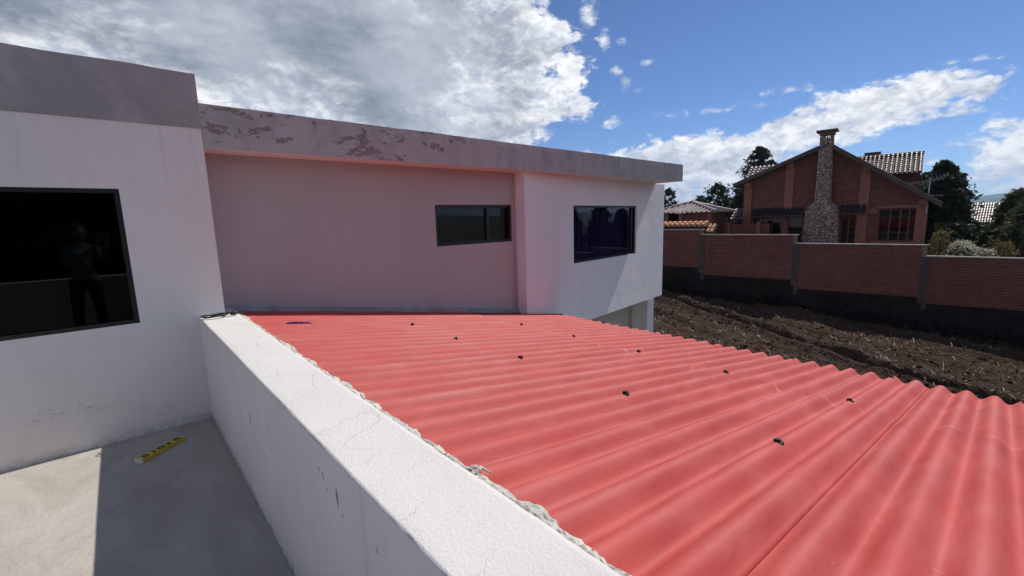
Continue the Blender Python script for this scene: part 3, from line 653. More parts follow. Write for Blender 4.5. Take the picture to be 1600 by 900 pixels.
# panels: s0, s1, top, brick bottom
PAN = [(-2.1, 1.58, .86, -.80), (1.58, 5.01, .645, -1.10), (5.01, 8.62, .325, -1.40), (8.62, 12.3, -.03, -1.62), (12.3, 15.9, -.30, -1.85)]
bl, bh, rowp = .235, .066, .084
bmesh_ = MB().box(-bl/2, bl/2, -.03, .03, -bh/2, bh/2).mesh('brick', 'fired_brick')
rotz = math.atan2(FD.y, FD.x)
spots = []
for i, (s0, s1, zt, zb) in enumerate(PAN):
    fhex(s0, s1, zt-.045-int((zt-zb-.03)/rowp)*rowp+.04, zt, -.11, 0).build('mortar_backing', 'wall_mortar', bwl, fixn=True)
    fhex(s0-.05, s1+.045, zt+.001, zt+.038, -.17, .05).build('coping', 'pale_coping', bwl, fixn=True)
    fhex(s0-.11, s0+.11, zb-.16, zt-.001, -.12, .03).build('pier', 'pier_concrete', bwl, fixn=True)
    fhex(s0+.11, s1-.11, zb-.16, zt-.045-int((zt-zb-.03)/rowp)*rowp+.039, -.12, .012).build('tie_beam', 'shaded_plinth', bwl, fixn=True)
    fhex(s0, s1, -3.1, zb-.161, -.25, .05).build('plinth', 'shaded_plinth', bwl, fixn=True)
    nr = int((zt-zb-.03)/rowp)
    for r in range(nr):
        z = zt-.045-r*rowp; s = s0+.112; first = r % 2
        while s < s1-.15:
            L_ = min(bl/2 if first else bl, s1-.112-s); first = 0
            spots.append((s+L_/2, z, rnd.uniform(-.003, .004), rnd.uniform(-.012, .012), L_)); s += L_+.012
vis = [b for b in spots if -.2 < b[0] < 11.4 and b[4] == bl]
vis.sort(key=lambda b: -b[0]); near = set(id(b) for b in vis[:300])
bs_ = MB()
for b in spots:
    s, z, o_, rt, L_ = b; p = fp(s, z, o_-.018)
    if id(b) in near: inst('brick', bmesh_, tuple(p), bwl, (0, rt*.6, rotz+rt*.3), None)
    else: bs_.obox(p, FD*L_/2, FN*.03, Vector((0, 0, bh/2)))
bo = bs_.build('brick', 'fired_brick', bwl); bo['kind'] = 'stuff'
# weeds along the foot
def leafquad(m, c, s, up_=.3, rg=rs):
    d = Vector((rg.uniform(-1, 1), rg.uniform(-1, 1), rg.uniform(-1, 1)*.8+up_))
    if d.length < .1: return
    d.normalize(); n_ = d.cross(Vector((rg.uniform(-1, 1), rg.uniform(-1, 1), rg.uniform(-1, 1))))
    if n_.length < .05: return
    n_.normalize(); c = Vector(c)
    m.v += [tuple(c-d*s), tuple(c+n_*s*.42), tuple(c+d*s), tuple(c-n_*s*.42)]; k_ = len(m.v)-4; m.f.append((k_, k_+1, k_+2, k_+3))
wd_ = MB()
for i in range(9000):
    s = rs.uniform(-2, 15); hgt = .22+.55*max(0, noise.noise((s*.8, 0, 0))+.35); o_ = abs(rs.gauss(0, .28)); z = gz(fp(s, 0).y)+rs.uniform(0, hgt)*max(0, 1-o_)
    leafquad(wd_, fp(s, z, .06+o_), rs.uniform(.03, .08), .6)
tag(wd_.build('weeds', 'weed', None), 'weeds with shade put into their dark colour, along the foot of the brick boundary wall', 'weeds', kind='stuff')
# ================================================================ BRICK HOUSE BEHIND
HX = Vector((24, 0, 0)); HG = -2.7
def hp(s, z, out=0): p = HX+FD*s+FN*out; return Vector((p.x, p.y, z))
def onh(u, v, out=0): q_ = onp(u, v, HX+FN*out, FN); return (q_-HX).dot(FD), q_.z
def hhex(s0, s1, z0, z1, o0, o1): return MB().hexa([hp(s0, z0, o1), hp(s1, z0, o1), hp(s1, z0, o0), hp(s0, z0, o0), hp(s0, z1, o1), hp(s1, z1, o1), hp(s1, z1, o0), hp(s0, z1, o0)])
bh_ = empty('brick_gabled_house', tuple(hp(-5.6, HG)), 'dark brick gabled house with a pebble stone chimney beyond the boundary wall', 'house')
AP = (-5.66, 4.33); EL = (-9.3, 2.86); ER = (-1.95, 1.64)
sL, sR = -8.85, -2.38
def rake(s): return AP[1]+(s-AP[0])*((AP[1]-EL[1])/(AP[0]-EL[0]) if s < AP[0] else (ER[1]-AP[1])/(ER[0]-AP[0]))
HO = []                                       # openings: s0,s1,z0,z1
HO += [(-8.45, -7.25, -.6, 1.28), (-7.0, -6.42, -.6, 1.30), (-5.02, -4.50, -.6, 1.30), (-3.78, -2.62, .22, 1.52)]
m = MB()
A_ = sorted({sL, sR, AP[0], *[h[0] for h in HO], *[h[1] for h in HO]}); Zz = sorted({HG, 1.70, *[h[2] for h in HO], *[h[3] for h in HO]})
for i in range(len(A_)-1):
    for j in range(len(Zz)-1):
        ca, cz = (A_[i]+A_[i+1])/2, (Zz[j]+Zz[j+1])/2
        if any(h[0] < ca < h[1] and h[2] < cz < h[3] for h in HO): continue
        m.quad(hp(A_[i], Zz[j]), hp(A_[i+1], Zz[j]), hp(A_[i+1], Zz[j+1]), hp(A_[i], Zz[j+1]))
    m.quad(hp(A_[i], 1.70), hp(A_[i+1], 1.70), hp(A_[i+1], rake(A_[i+1])-.05), hp(A_[i], rake(A_[i])-.05))
for h in HO:
    c = [(h[0], h[2]), (h[1], h[2]), (h[1], h[3]), (h[0], h[3])]
    for k in range(4): m.quad(hp(*c[k]), hp(*c[k], -.15), hp(*c[(k+1) % 4], -.15), hp(*c[(k+1) % 4]))
m.quad(hp(sL, HG), hp(sL, rake(sL)-.05), hp(sL, rake(sL)-.05, -6), hp(sL, HG, -6)); m.quad(hp(sR, HG), hp(sR, HG, -6), hp(sR, rake(sR)-.05, -6), hp(sR, rake(sR)-.05))
m.build('wall', 'house_brick', bh_)
hhex(sL+.05, sR-.05, HG, 1.7, -1.4, -1.3).build('room_interior', 'room_dark', bh_)
# roof: two slopes with dark rake edge
for (a, b) in ((EL, AP), (AP, ER)):
    A0, A1 = Vector((a[0], a[1])), Vector((b[0], b[1])); t_ = .11
    mm = MB().hexa([hp(a[0], a[1]-t_, .42), hp(b[0], b[1]-t_, .42), hp(b[0], b[1]-t_, -6.2), hp(a[0], a[1]-t_, -6.2), hp(a[0], a[1]+.03, .42), hp(b[0], b[1]+.03, .42), hp(b[0], b[1]+.03, -6.2), hp(a[0], a[1]+.03, -6.2)])
    mm.build('roof', 'dark_eave', bh_, fixn=True)
    n_ = int((A1-A0).length/.28)+1             # row of edge tiles along the rake
    for k in range(n_):
        f0 = k/n_; f1 = (k+1.12)/n_; p0 = hp(a[0]+(b[0]-a[0])*f0, a[1]+(b[1]-a[1])*f0+.045, .36); p1 = hp(a[0]+(b[0]-a[0])*min(1, f1), a[1]+(b[1]-a[1])*min(1, f1)+.045, .36)
        MB().tube([p0, p1], [.045, .036], 8).build('roof_tile', 'dark_eave', bh_, smooth=False)
# posts
for (s, zb_, zt_) in ((-8.72, HG, rake(-8.72)-.35), (-7.03, 1.62, rake(-7.03)-.28), (-4.32, HG, rake(-4.32)-.3), (-2.48, HG, rake(-2.48)-.35)):
    hhex(s-.17, s+.17, zb_, zt_, -.1, .07).build('post', 'salmon_post', bh_, fixn=True)
    hhex(s-.13, s+.13, zt_+.001, zt_+.20, -.1, .22).build('rafter_end', 'salmon_post', bh_, fixn=True)
hhex(-3.82, -2.33, 1.56, 1.66, -.05, .09).build('lintel', 'salmon_post', bh_, fixn=True)
hhex(-4.15, -3.84, 1.36, 1.56, -.05, .06).build('beam_end', 'salmon_post', bh_, fixn=True)
hhex(-4.49, -4.16, HG, 1.30, -.1, .03).build('plaster_panel', 'salmon_post', bh_, fixn=True)
hhex(-7.24, -7.01, HG, 1.33, -.1, .02).build('plaster_panel', 'salmon_post', bh_, fixn=True)
# awnings of dark tiles over the lower openings
def tile_slope(parent, O, A, Dn, cols, rows, matn, name='roof_tile', wr=.5, lift=.035, kind='stuff', top=None):
    """O upper left corner, A vector along the eave (whole width), Dn vector down the slope (whole length)."""
    O, A, Dn = Vector(O), Vector(A), Vector(Dn); N_ = A.cross(Dn).normalized()
    if N_.z < 0: N_ = -N_
    a, d = A/cols, Dn/rows; m_ = MB(); aw = a.length
    for r in range(rows):
        for c in range(cols):
            jit = rnd.uniform(-.006, .006)
            p = O+a*(c+.5)+d*r+N_*(lift+jit)
            q2 = O+a*(c+.5)+d*(r+1.08)+N_*(lift*2.3+jit)
            w0, w1 = aw*.27, aw*.33; au = a.normalized(); ns = len(m_.v)
            for P_, w_ in ((p, w0), (q2, w1)):
                for k_ in range(6):
                    th = math.pi*k_/5; m_.v.append(tuple(P_-au*w_*math.cos(th)+N_*w_*.95*math.sin(th)))
            for k_ in range(5): m_.f.append((ns+k_, ns+k_+1, ns+7+k_, ns+6+k_))
            m_.f.append((ns+6, ns+7, ns+8, ns+9, ns+10, ns+11))
    o_ = m_.build(name, matn, parent); o_['kind'] = 'stuff'
    MB().obox(O+A/2+Dn/2-N_*.03, A/2, Dn/2, N_*.03).build('roof_deck', 'dark_eave', parent, fixn=True)
    return o_
aw1 = hp(-8.5, 1.74, .02)
tile_slope(bh_, hp(-8.45, 1.66, .02), FD*2.05, Vector(FN*.55)+Vector((0, 0, -.30)), 12, 3, 'glazed_tile')
tile_slope(bh_, hp(-5.08, 1.70, .02), FD*.88, Vector(FN*.5)+Vector((0, 0, -.30)), 5, 3, 'glazed_tile')
# windows
Ph = lambda a, z, d: tuple(hp(a, z, -d))
for (h, ml) in ((HO[0], (-8.05, -7.65)), (HO[1], ()), (HO[2], (-4.76,)), (HO[3], (-3.42, -3.10, -2.84))):
    window(Ph, h[0], h[1], h[2], h[3], .10, bh_, .035, ml, 'house_glass', 'wood_frame')
# white curtains behind
for (a, b) in ((-8.2, -7.9), (-7.62, -7.4), (-3.75, -3.45), (-2.95, -2.66)):
    MB().grid(20, 1, lambda u, v: tuple(hp(a+(b-a)*u, -.4+1.8*v, -.32-.03*math.sin(u*20)))).build('curtain', 'cream_curtain', bh_, smooth=True)
hhex(-3.95, -2.36, .14, .21, -.05, .12).build('window_sill', 'salmon_post', bh_, fixn=True)
# chimney of pebbles
ch = [(-6.34, HG), (-6.30, 1.55), (-6.17, 1.75), (-5.98, 1.92), (-5.95, 4.72), (-5.50, 4.72), (-5.43, 1.90), (-5.22, 1.75), (-5.10, 1.55), (-5.03, HG)]
def chw(z):
    def it(P_):
        for (s0, z0), (s1, z1) in zip(P_, P_[1:]):
            if z0 <= z <= z1: return s0+(s1-s0)*(z-z0)/(z1-z0)
        return P_[-1][0]
    return it(ch[:5]), it(list(reversed(ch[5:])))
m = MB(); zs = [HG, .2, 1.0, 1.55, 1.75, 1.92, 3.0, 4.4, 4.56]
for z0, z1 in zip(zs, zs[1:]):
    a0, b0_ = chw(z0); a1, b1 = chw(z1)
    m.hexa([hp(a0, z0, .40), hp(b0_, z0, .40), hp(b0_, z0, -.02), hp(a0, z0, -.02), hp(a1, z1, .40), hp(b1, z1, .40), hp(b1, z1, -.02), hp(a1, z1, -.02)])
chim = m.build('chimney', 'pebble_mortar', bh_, fixn=True)
for s in (-5.93, -5.60): hhex(s, s+.10, 4.561, 4.74, 0, .38).build('vent_post', 'pebble_mortar', chim, fixn=True)
hhex(-5.98, -5.46, 4.70, 4.82, -.04, .42).build('vent_head', 'pebble_mortar', chim, fixn=True)
hhex(-6.09, -5.36, 4.821, 4.90, -.12, .52).build('chimney_cap', 'dark_eave', chim, fixn=True)
pm = MB(); rp = random.Random(5)
z = .0
while z < 4.68:
    a, b = chw(z); s = a+.03
    while s < b-.02:
        r = rp.uniform(.026, .045); n = len(pm.v); c = hp(s+rp.uniform(-.01, .01), z+rp.uniform(-.015, .015), .405); ax = rp.uniform(.8, 1.25)
        pm.v += [tuple(c+FD*vx*r*ax+FN*vy*r*.5+Vector((0, 0, vz*r/ax))) for vx, vy, vz in ico]; pm.f += [tuple(n+k_ for k_ in f_) for f_ in icf]
        s += r*2.15
    for sd_, e in ((a, 1), (b, -1)):
        for o_ in (.34, .26, .18, .10):
            r = rp.uniform(.026, .042); n = len(pm.v); c = hp(sd_, z, o_)
            pm.v += [tuple(c+FD*vx*r*.5+FN*vy*r+Vector((0, 0, vz*r))) for vx, vy, vz in ico]; pm.f += [tuple(n+k_ for k_ in f_) for f_ in icf]
    z += .070
po = pm.build('pebble', 'pebble', chim); po['kind'] = 'stuff'
# main wing behind: its tiled slope faces the field on both sides of the gable
def h29(s, z, o_=0): p = Vector((29, 0, 0))+FD*s+FN*o_; return Vector((p.x, p.y, z))
tile_slope(bh_, h29(-5.75, 4.17, -1.0), FD*2.60, FN*1.45+Vector((0, 0, -1.0)), 15, 10, 'clay_tile', lift=.028)
tile_slope(bh_, h29(-10.75, 4.17, -1.0), FD*2.2, FN*1.9+Vector((0, 0, -1.3)), 10, 9, 'clay_tile')
MB().hexa([h29(-10.7, HG, -1), h29(-3.2, HG, -1), h29(-3.2, HG, -.2), h29(-10.7, HG, -.2), h29(-10.7, 4.0, -1), h29(-3.2, 4.0, -1), h29(-3.2, 3.2, -.2), h29(-10.7, 3.2, -.2)]).build('wing_wall', 'house_brick', bh_, fixn=True)
MB().obox(h29(-5.1, 4.36, -1.3), FD*.33, FN*.2, Vector((0, 0, .06))).build('ridge_vent', 'dark_eave', bh_, fixn=True)
MB().obox(h29(-5.1, 4.27, -1.3), FD*.1, FN*.1, Vector((0, 0, .05))).build('ridge_vent', 'dark_eave', bh_, fixn=True)
MB().tube([h29(-5.8, 4.20, -1.0), h29(-3.12, 4.20, -1.0)], .07, 8).build('ridge_tile', 'clay_tile', bh_)
# low side roof at the left of the gable
tile_slope(bh_, hp(-9.55, 1.72, -1.0), FD*.75, FN*.9+Vector((0, 0, -.55)), 5, 4, 'clay_tile')
hhex(-9.6, -8.86, HG, 1.1, -1.4, -.5).build('side_wing', 'house_brick', bh_, fixn=True)
# television aerials on a mast
an = empty('television_aerial', tuple(hp(-2.28, 1.5, .1)), 'grey television aerials on a thin mast at the right roof edge of the brick house', 'aerial')
sx, sz = onh(1449, 318); s2, z2 = onh(1449, 283)
MB().tube([hp(sx, 1.3, .1), hp(sx, z2+.12, .1)], .022, 8).build('mast', 'grey_metal', an)
def yagi(c, d, L, n_, el_):
    c = Vector(c); d = Vector(d).normalized(); e = d.cross(Vector((0, 0, 1))).normalized(); e = (e*.8+Vector((0, 0, .6))).normalized()
    MB().tube([c-d*L/2, c+d*L/2], .016, 6).build('boom', 'grey_metal', an)
    for k in range(n_):
        p = c+d*L*(k/(n_-1)-.5); r = el_*(1-.35*k/n_); MB().tube([p-e*r, p+e*r], .011, 5).build('element', 'grey_metal', an)
yagi(hp(sx-.20, z2-.02, .1), FD*1.0+Vector((0, 0, .14)), 1.15, 9, .13)
yagi(hp(sx+.15, z2+.06, .1), FD*1.0+Vector((0, 0, .45))+FN*.3, .75, 8, .20)
yagi(hp(sx+.05, z2-.55, .1), FD*1.0+Vector((0, 0, -.05)), .7, 6, .10)
# ---------------------------------------------------------------- pavilion and shelter beyond the first panels
pv = empty('garden_pavilion', (22, 8, HG), 'low brick pavilion with pale hipped tile roof at the left end of the boundary wall', 'pavilion')
VX = Vector((22, 0, 0))
def vp(s, z, o_=0): p = VX+FD*s+FN*o_; return Vector((p.x, p.y, z))
ap_, e0, e1 = vp(-10.85, 2.12, -1.2), -12.6, -9.25
c1, c2, c3, c4 = vp(e0, 1.63, .2), vp(e1, 1.63, .2), vp(e1, 1.63, -2.6), vp(e0, 1.63, -2.6)
m = MB().tri(c1, c2, ap_).tri(c2, c3, ap_).tri(c3, c4, ap_).tri(c4, c1, ap_); m.quad(c1, c4, c3, c2); m.build('roof', 'clay_tile', pv)
for (a, b) in ((c1, c2), (c2, c3)):
    mt = MB(); nt_ = 15
    for k in range(nt_+1):
        base_ = a.lerp(b, k/nt_); L_ = min(1, 1-abs(2*k/nt_-1)); top_ = (a.lerp(b, .5)).lerp(base_, 1) ; tgt = base_.lerp(ap_+(base_-a.lerp(b, .5))*(0), L_*.98+.01)
        dd = (ap_-a.lerp(b, .5)); tgt = base_+dd*L_
        mt.tube([base_+Vector((0, 0, .02)), tgt+Vector((0, 0, .02))], .045, 6)
    o_ = mt.build('roof_tile', 'clay_tile', pv); o_['kind'] = 'stuff'
for a in (c1, c2, c3): MB().tube([a+Vector((0, 0, .04)), ap_+Vector((0, 0, .05))], .06, 6).build('hip_tile', 'clay_tile', pv)
def vhex(s0, s1, z0, z1, o0, o1): return MB().hexa([vp(s0, z0, o1), vp(s1, z0, o1), vp(s1, z0, o0), vp(s0, z0, o0), vp(s0, z1, o1), vp(s1, z1, o1), vp(s1, z1, o0), vp(s0, z1, o0)])
vhex(-12.4, -11.7, HG, 1.6, -2.2, -.1).build('wall', 'house_brick', pv, fixn=True)
vhex(-11.1, -9.5, HG, 1.6, -2.2, -.1).build('wall', 'house_brick', pv, fixn=True)
vhex(-11.7, -11.1, HG, 1.6, -2.2, -1.2).build('doorway', 'room_dark', pv, fixn=True)
for s in (-11.65, -10.95, -9.6): vhex(s-.07, s+.07, HG, 1.61, -.1, .03).build('post', 'salmon_post', pv, fixn=True)
gw = empty('garden_wall', tuple(vp(-8.9, HG)), 'brown brick garden wall with posts between the pavilion and the gabled house', 'wall')
vhex(-9.24, -7.3, HG, 1.02, -1.2, -1.0).build('wall', 'house_brick', gw, fixn=True)
for s in (-9.0, -7.75): vhex(s-.07, s+.07, HG, 1.12, -.99, -.9).build('post', 'salmon_post', gw, fixn=True)
ot = empty('orange_tiled_shelter', tuple(fp(.4, HG, -1)), 'sunlit orange tiled roof edge peeping over the left end of the boundary wall', 'roof')
s0_, z0_ = onf(1036, 352); s1_, z1_ = onf(1096, 352)
tile_slope(ot, fp(-1.2, 1.17, -.95), FD*2.75, FN*.62+Vector((0, 0, -.14)), 12, 2, 'orange_tile', lift=.02)
MB().tube([fp(-1.2, 1.17, -.95), fp(1.5, 1.17, -.95)], .05, 8).build('ridge_tile', 'orange_tile', ot)
tile_slope(ot, fp(1.56, 1.08, -.9), FD*.32, FN*.5+Vector((0, 0, -.32)), 2, 2, 'orange_tile', lift=.02)
MB().hexa([fp(-1.2, HG, -1.1), fp(1.5, HG, -1.1), fp(1.5, HG, -.5), fp(-1.2, HG, -.5), fp(-1.2, 1.05, -1.1), fp(1.5, 1.05, -1.1), fp(1.5, .95, -.5), fp(-1.2, .95, -.5)]).build('wall', 'house_brick', ot, fixn=True)
fr_ = empty('distant_tiled_roof', (46, 0, HG), 'pale grey tiled roof half hidden between the dark trees at the right', 'house')
ra = on(1522, 318, 0, 46); rb = on(1562, 317, 0, 46)
tile_slope(fr_, (46, ra.y+.9, ra.z), Vector((0, rb.y-ra.y-1.6, 0)), Vector((-2.2, 0, -1.35)), 22, 8, 'clay_tile', lift=.02)
MB().box(44.2, 49, rb.y-.3, ra.y+.6, HG, ra.z-1.35).build('wall', 'house_brick', fr_)
# ================================================================ TREES
def tree(label, base, h, cr, lf, seed, n_l=60, per=90, leaf=.13, low=.15, conic=.5, cat='tree', lean=0, ragged=.35, group=None, name='tree'):
    rg = random.Random(seed); B = Vector(base)
    t = empty(name, base, label, cat, group)
    tr = MB(); lvb = MB()
    def tp(f): return B+Vector((lean*f*f*h+.15*math.sin(f*5+seed)*h*.05, .12*math.cos(f*4+seed)*h*.05, h*f))
    tr.tube([tp(k/8*.97) for k in range(9)], [.035*h*(1-k/8*.88)*.6 for k in range(9)], 7)
    for i in range(n_l):
        f = low+(1-low)*((i+.5)/n_l)**.9; a = i*2.4+rg.uniform(-.5, .5)
        prof = (1-conic)*math.sin(math.pi*min(1, (f-low)/(1-low)*.85+.15))**.6+conic*(1-(f-low)/(1-low))**.8
        L = cr*max(.12, prof)*rg.uniform(1-ragged, 1.1)
        p0 = tp(f*.94); d = Vector((math.cos(a), math.sin(a), rg.uniform(.1, .6))).normalized(); p1 = p0+d*L*.6; p2 = p0+d*L+Vector((0, 0, rg.uniform(-.1, .15)*L))
        if L > .25: tr.tube([p0, p1, p2], [.010*h*(1.1-f), .006*h*(1.1-f), .003], 4)
        nc = 3 if L > .5 else 1
        for c_ in range(nc):
            q_ = p0.lerp(p2, .35+.65*(c_+1)/nc); rr_ = rg.uniform(.22, .42)*(.55+.45*L)*(.7 if nc == 1 else 1)
            for k in range(per//nc):
                v_ = Vector((rg.gauss(0, 1), rg.gauss(0, 1), rg.gauss(0, .8)))*rr_*.55
                leafquad(lvb, q_+v_, leaf*rg.uniform(.6, 1.3), .1, rg)
    tr.build('trunk', 'bark', t); lvb.build('crown', lf, t)
    return t
def at(u, vtop, X, zb=HG):
    p = on(u, vtop, 0, X); return (p.x, p.y, zb), p.z-zb
TR = [
 ('slender dark eucalyptus just right of the flat roof corner', 1046, 288, 34, .9, 'leaf_euc', 34, 55, .12, .35, .3, 0),
 ('small round treetop over the pavilion roof, left one', 1083, 309, 33, .55, 'leaf_euc', 36, 60, .11, .45, .3, 0),
 ('small round treetop over the pavilion ridge beside the tall eucalyptus', 1096, 301, 32, .65, 'leaf_euc', 36, 70, .11, .45, .3, 0),
 ('tall ragged eucalyptus standing alone between pavilion and gabled house', 1122, 279, 31, 1.3, 'leaf_euc', 44, 70, .12, .30, .25, .01),
 ('dense low tree filling the gap left of the gabled house', 1143, 304, 32, 1.3, 'leaf_dark', 60, 100, .12, .2, .2, 0),
 ('dark tree standing against the left corner of the gabled house', 1160, 292, 30, 1.1, 'leaf_dark', 60, 90, .12, .25, .25, 0),
 ('pointed conifer rising behind the left roof slope of the gabled house', 1190, 221, 38, 2.3, 'leaf_euc', 70, 70, .14, .4, .6, 0),
 ('shorter conifer beside the pointed one behind the gabled house', 1206, 243, 39, 1.3, 'leaf_euc', 60, 90, .14, .5, .4, 0),
 ('broad dark tree immediately right of the aerials', 1479, 243, 31, 1.45, 'leaf_dark', 90, 130, .13, .12, .30, 0),
 ('dark tree behind the aerials next to the tiled wing', 1452, 262, 34, 1.4, 'leaf_dark', 80, 120, .13, .2, .3, 0),
 ('dark tree at the right flank of the broad dark tree', 1494, 290, 30, .7, 'leaf_dark', 80, 110, .12, .1, .2, 0),
 ('low dark tree under the distant tiled roof', 1530, 345, 30, 1.1, 'leaf_dark', 60, 120, .12, .1, .1, 0),
 ('greenish tree at the right edge beyond the boundary wall', 1594, 289, 27, .85, 'leaf_mid', 90, 120, .10, .1, .25, 0),
 ('leafy green tree cut by the right edge of the view', 1630, 302, 25, 1.1, 'leaf_mid', 80, 130, .10, .1, .2, 0),
 ('dark shrubby tree directly behind the white flowering bush', 1490, 345, 26, 1.3, 'leaf_dark', 60, 120, .11, .05, .1, 0),
 ('dark shrubby tree right of the white flowering bush', 1560, 356, 26, 1.0, 'leaf_dark', 60, 120, .11, .05, .1, 0),
]
for i, (lb_, u, v, X, cr, lf, nl, per, lsz, low, con, lean) in enumerate(TR):
    b, h = at(u, v, X)
    tree(lb_, b, h, cr, lf, 20+i, nl, per, lsz, low, con, 'tree', lean, .4, 'trees beyond the boundary wall')
# flowering bush
b, h = at(1515, 369, 21.5)
fbsh = empty('flowering_bush', b, 'bush with small cream white flowers just above the right part of the boundary wall', 'bush')
lf1, lf2, stb = MB(), MB(), MB(); rg = random.Random(77)
sA = on(1470, 385, 0, 21.5); sB = on(1562, 385, 0, 21.5)
for i in range(5200):
    t = rg.random(); y = sA.y+(sB.y-sA.y)*t; hh = h*(.93+.10*noise.noise((y*2, 1, 0)))*(1-.18*abs(2*t-1)**2); z = HG+hh-abs(rg.gauss(0, .5)); x = 21.5+rg.gauss(0, .35)
    if z > HG+hh: continue
    leafquad(lf1 if rg.random() < .75 else lf2, (x, y, z), rg.uniform(.03, .07), .2, rg)
for i in range(9):
    y = sA.y+(sB.y-sA.y)*(i+.5)/9; stb.tube([(21.5, (sA.y+sB.y)/2, HG), (21.5, y, HG+h*.6), (21.4, y, HG+h*.9)], [.04, .02, .008], 5)
stb.build('stem', 'bark', fbsh); lf1.build('foliage', 'leaf_mid', fbsh)
for i in range(650):
    t = rg.random(); y = sA.y+(sB.y-sA.y)*t; hh = h*(.95+.10*noise.noise((y*2, 1, 0)))*(1-.18*abs(2*t-1)**2); z = HG+hh-abs(rg.gauss(0, .22)); x = 21.3+rg.gauss(0, .3)
    for k in range(4): leafquad(lf2, (x+rg.gauss(0, .02), y+rg.gauss(0, .02), z+rg.gauss(0, .02)), rg.uniform(.02, .038), .2, rg)
o_ = lf2.build('blossom', 'blossom', fbsh); o_['kind'] = 'stuff'
b, h = at(1474, 352, 21.3)
tree('thin dry yellowish shrub at the left end of the flowering bush', b, h, .35, 'leaf_dry', 91, 40, 30, .05, .5, .3, 'shrub', name='dry_shrub')
b, h = at(1572, 372, 21.3)
tree('yellow-brown shrub at the right end of the flowering bush', b, h, .45, 'leaf_dry', 92, 40, 34, .05, .5, .3, 'shrub', name='dry_shrub')
# trees behind the camera, seen in the window panes
for i, (x, y, h, cr) in enumerate(((-7.5, -12, 7.6, 2.6), (-4.6, -13, 8.2, 2.6), (-1.8, -12, 7.6, 2.6), (1.0, -13.5, 8.0, 2.8), (4.2, -12.5, 7.0, 2.4), (30, -4.3, 4.9, 1.1), (30.5, -6.2, 5.5, 1.2), (30, -8.3, 5.1, 1.2), (30.8, -10.2, 5.9, 1.2), (30.2, -12.4, 5.3, 1.2), (30.4, -14.6, 5.7, 1.3))):
    tree('%s dark %s out of view, seen only as a reflection in %s' % (('first', 'second', 'third', 'fourth', 'fifth', 'nearest', 'second', 'third', 'fourth', 'fifth', 'farthest')[i], ('tree', 'conifer')[i > 4], ('the large window', 'the bay window')[i > 4]), (x, y, -2.7), h, cr, 'leaf_dark', 60+i, 70, 170, .26 if i < 5 else .16, .06, .1 if i < 5 else .7, 'tree', 0, .25, ('trees reflected in the large window', 'trees reflected in the bay window')[i > 4])
# ================================================================ HILLS
def hill_el(azd):
    e = .55+.5*noise.noise((azd*.05, 0, 0))+.25*noise.noise((azd*.2, 3, 0))
    e += 1.9*math.exp(-((azd+6)/6.0)**2)+2.6*math.exp(-((azd-250)/26.)**2)+.7*math.exp(-((azd+64)/12.)**2)
    return max(.15, e)
hm = MB()
def hfn(u, v):
    a = u*360; rad = 2400+900*v; top_ = math.tan(R(hill_el(a if a < 300 else a-360)))*2900
    z = -8+(top_+8)*math.sin(min(1, v)*math.pi/2)+10*noise.noise((a*.4, v*5, 0))*v
    return (rad*math.cos(R(a)), rad*math.sin(R(a)), z)
hm.grid(540, 8, hfn)
tag(hm.build('hills', 'hill_forest', None, smooth=True), kind='structure')
# ================================================================ PHOTOGRAPHER (seen in the large window)
pe = empty('person', (-.42, -.30, 0), 'person in pale blue top holding up a phone, reflected in the large window', 'person')
def skin(name, V, Ed, rad, m_, parent, sub=2, root=0):
    me = bpy.data.meshes.new(name); me.from_pydata(V, Ed, []); me.materials.append(MATS[m_]); o = bpy.data.objects.new(name, me); COL.objects.link(o); link(o, parent)
    md = o.modifiers.new('skin', 'SKIN'); md.use_smooth_shade = True
    for i, r in enumerate(rad):
        sv = me.skin_vertices[0].data[i]; sv.radius = (r, r) if not isinstance(r, tuple) else r; sv.use_root = (i == root)
    sb_ = o.modifiers.new('sub', 'SUBSURF'); sb_.levels = sb_.render_levels = sub
    return o
px, py = -.42, -.30
V = [(px, py, .86), (px, py, 1.0), (px+.01, py, 1.18), (px+.01, py, 1.31), (px+.015, py+.01, 1.375), (px+.02, py+.02, 1.42),      # 0-5 pelvis..neck
     (px+.10, py, .80), (px+.115, py+.03, .45), (px+.12, py, .09), (px+.13, py+.13, .04),                                         # 6-9 right leg
     (px-.10, py, .80), (px-.12, py+.05, .45), (px-.14, py+.01, .09), (px-.15, py+.14, .04),                                        # 10-13 left leg
     (px+.16, py, 1.30), (px+.22, py+.05, 1.12), (px+.28, py+.19, 1.33), (px+.315, py+.215, 1.40),                                # 14-17 right arm up to the phone
     (px-.15, py, 1.30), (px-.17, py+.06, 1.06), (px+.05, py+.22, 1.20), (px+.19, py+.22, 1.36), (px+.235, py+.225, 1.43)]                                # 18-22 left arm
E_ = [(0, 1), (1, 2), (2, 3), (3, 4), (4, 5), (0, 6), (6, 7), (7, 8), (8, 9), (0, 10), (10, 11), (11, 12), (12, 13), (3, 14), (14, 15), (15, 16), (16, 17), (3, 18), (18, 19), (19, 20), (20, 21), (21, 22)]
rad = [(.13, .10), (.12, .09), (.14, .10), (.12, .09), .055, .05, .085, .055, .04, .03, .085, .055, .04, .03, .055, .042, .032, .03, .055, .042, .036, .03, .03]
skin('body', V, E_, rad, 'skin', pe)
skin('trousers', [(px, py, .84), (px, py, .95), V[6], V[7], (px+.12, py, .12), V[10], V[11], (px-.14, py+.01, .12)], [(0, 1), (0, 2), (2, 3), (3, 4), (0, 5), (5, 6), (6, 7)], [(.145, .11), (.135, .105), .10, .07, .06, .10, .07, .06], 'dark_trousers', pe)
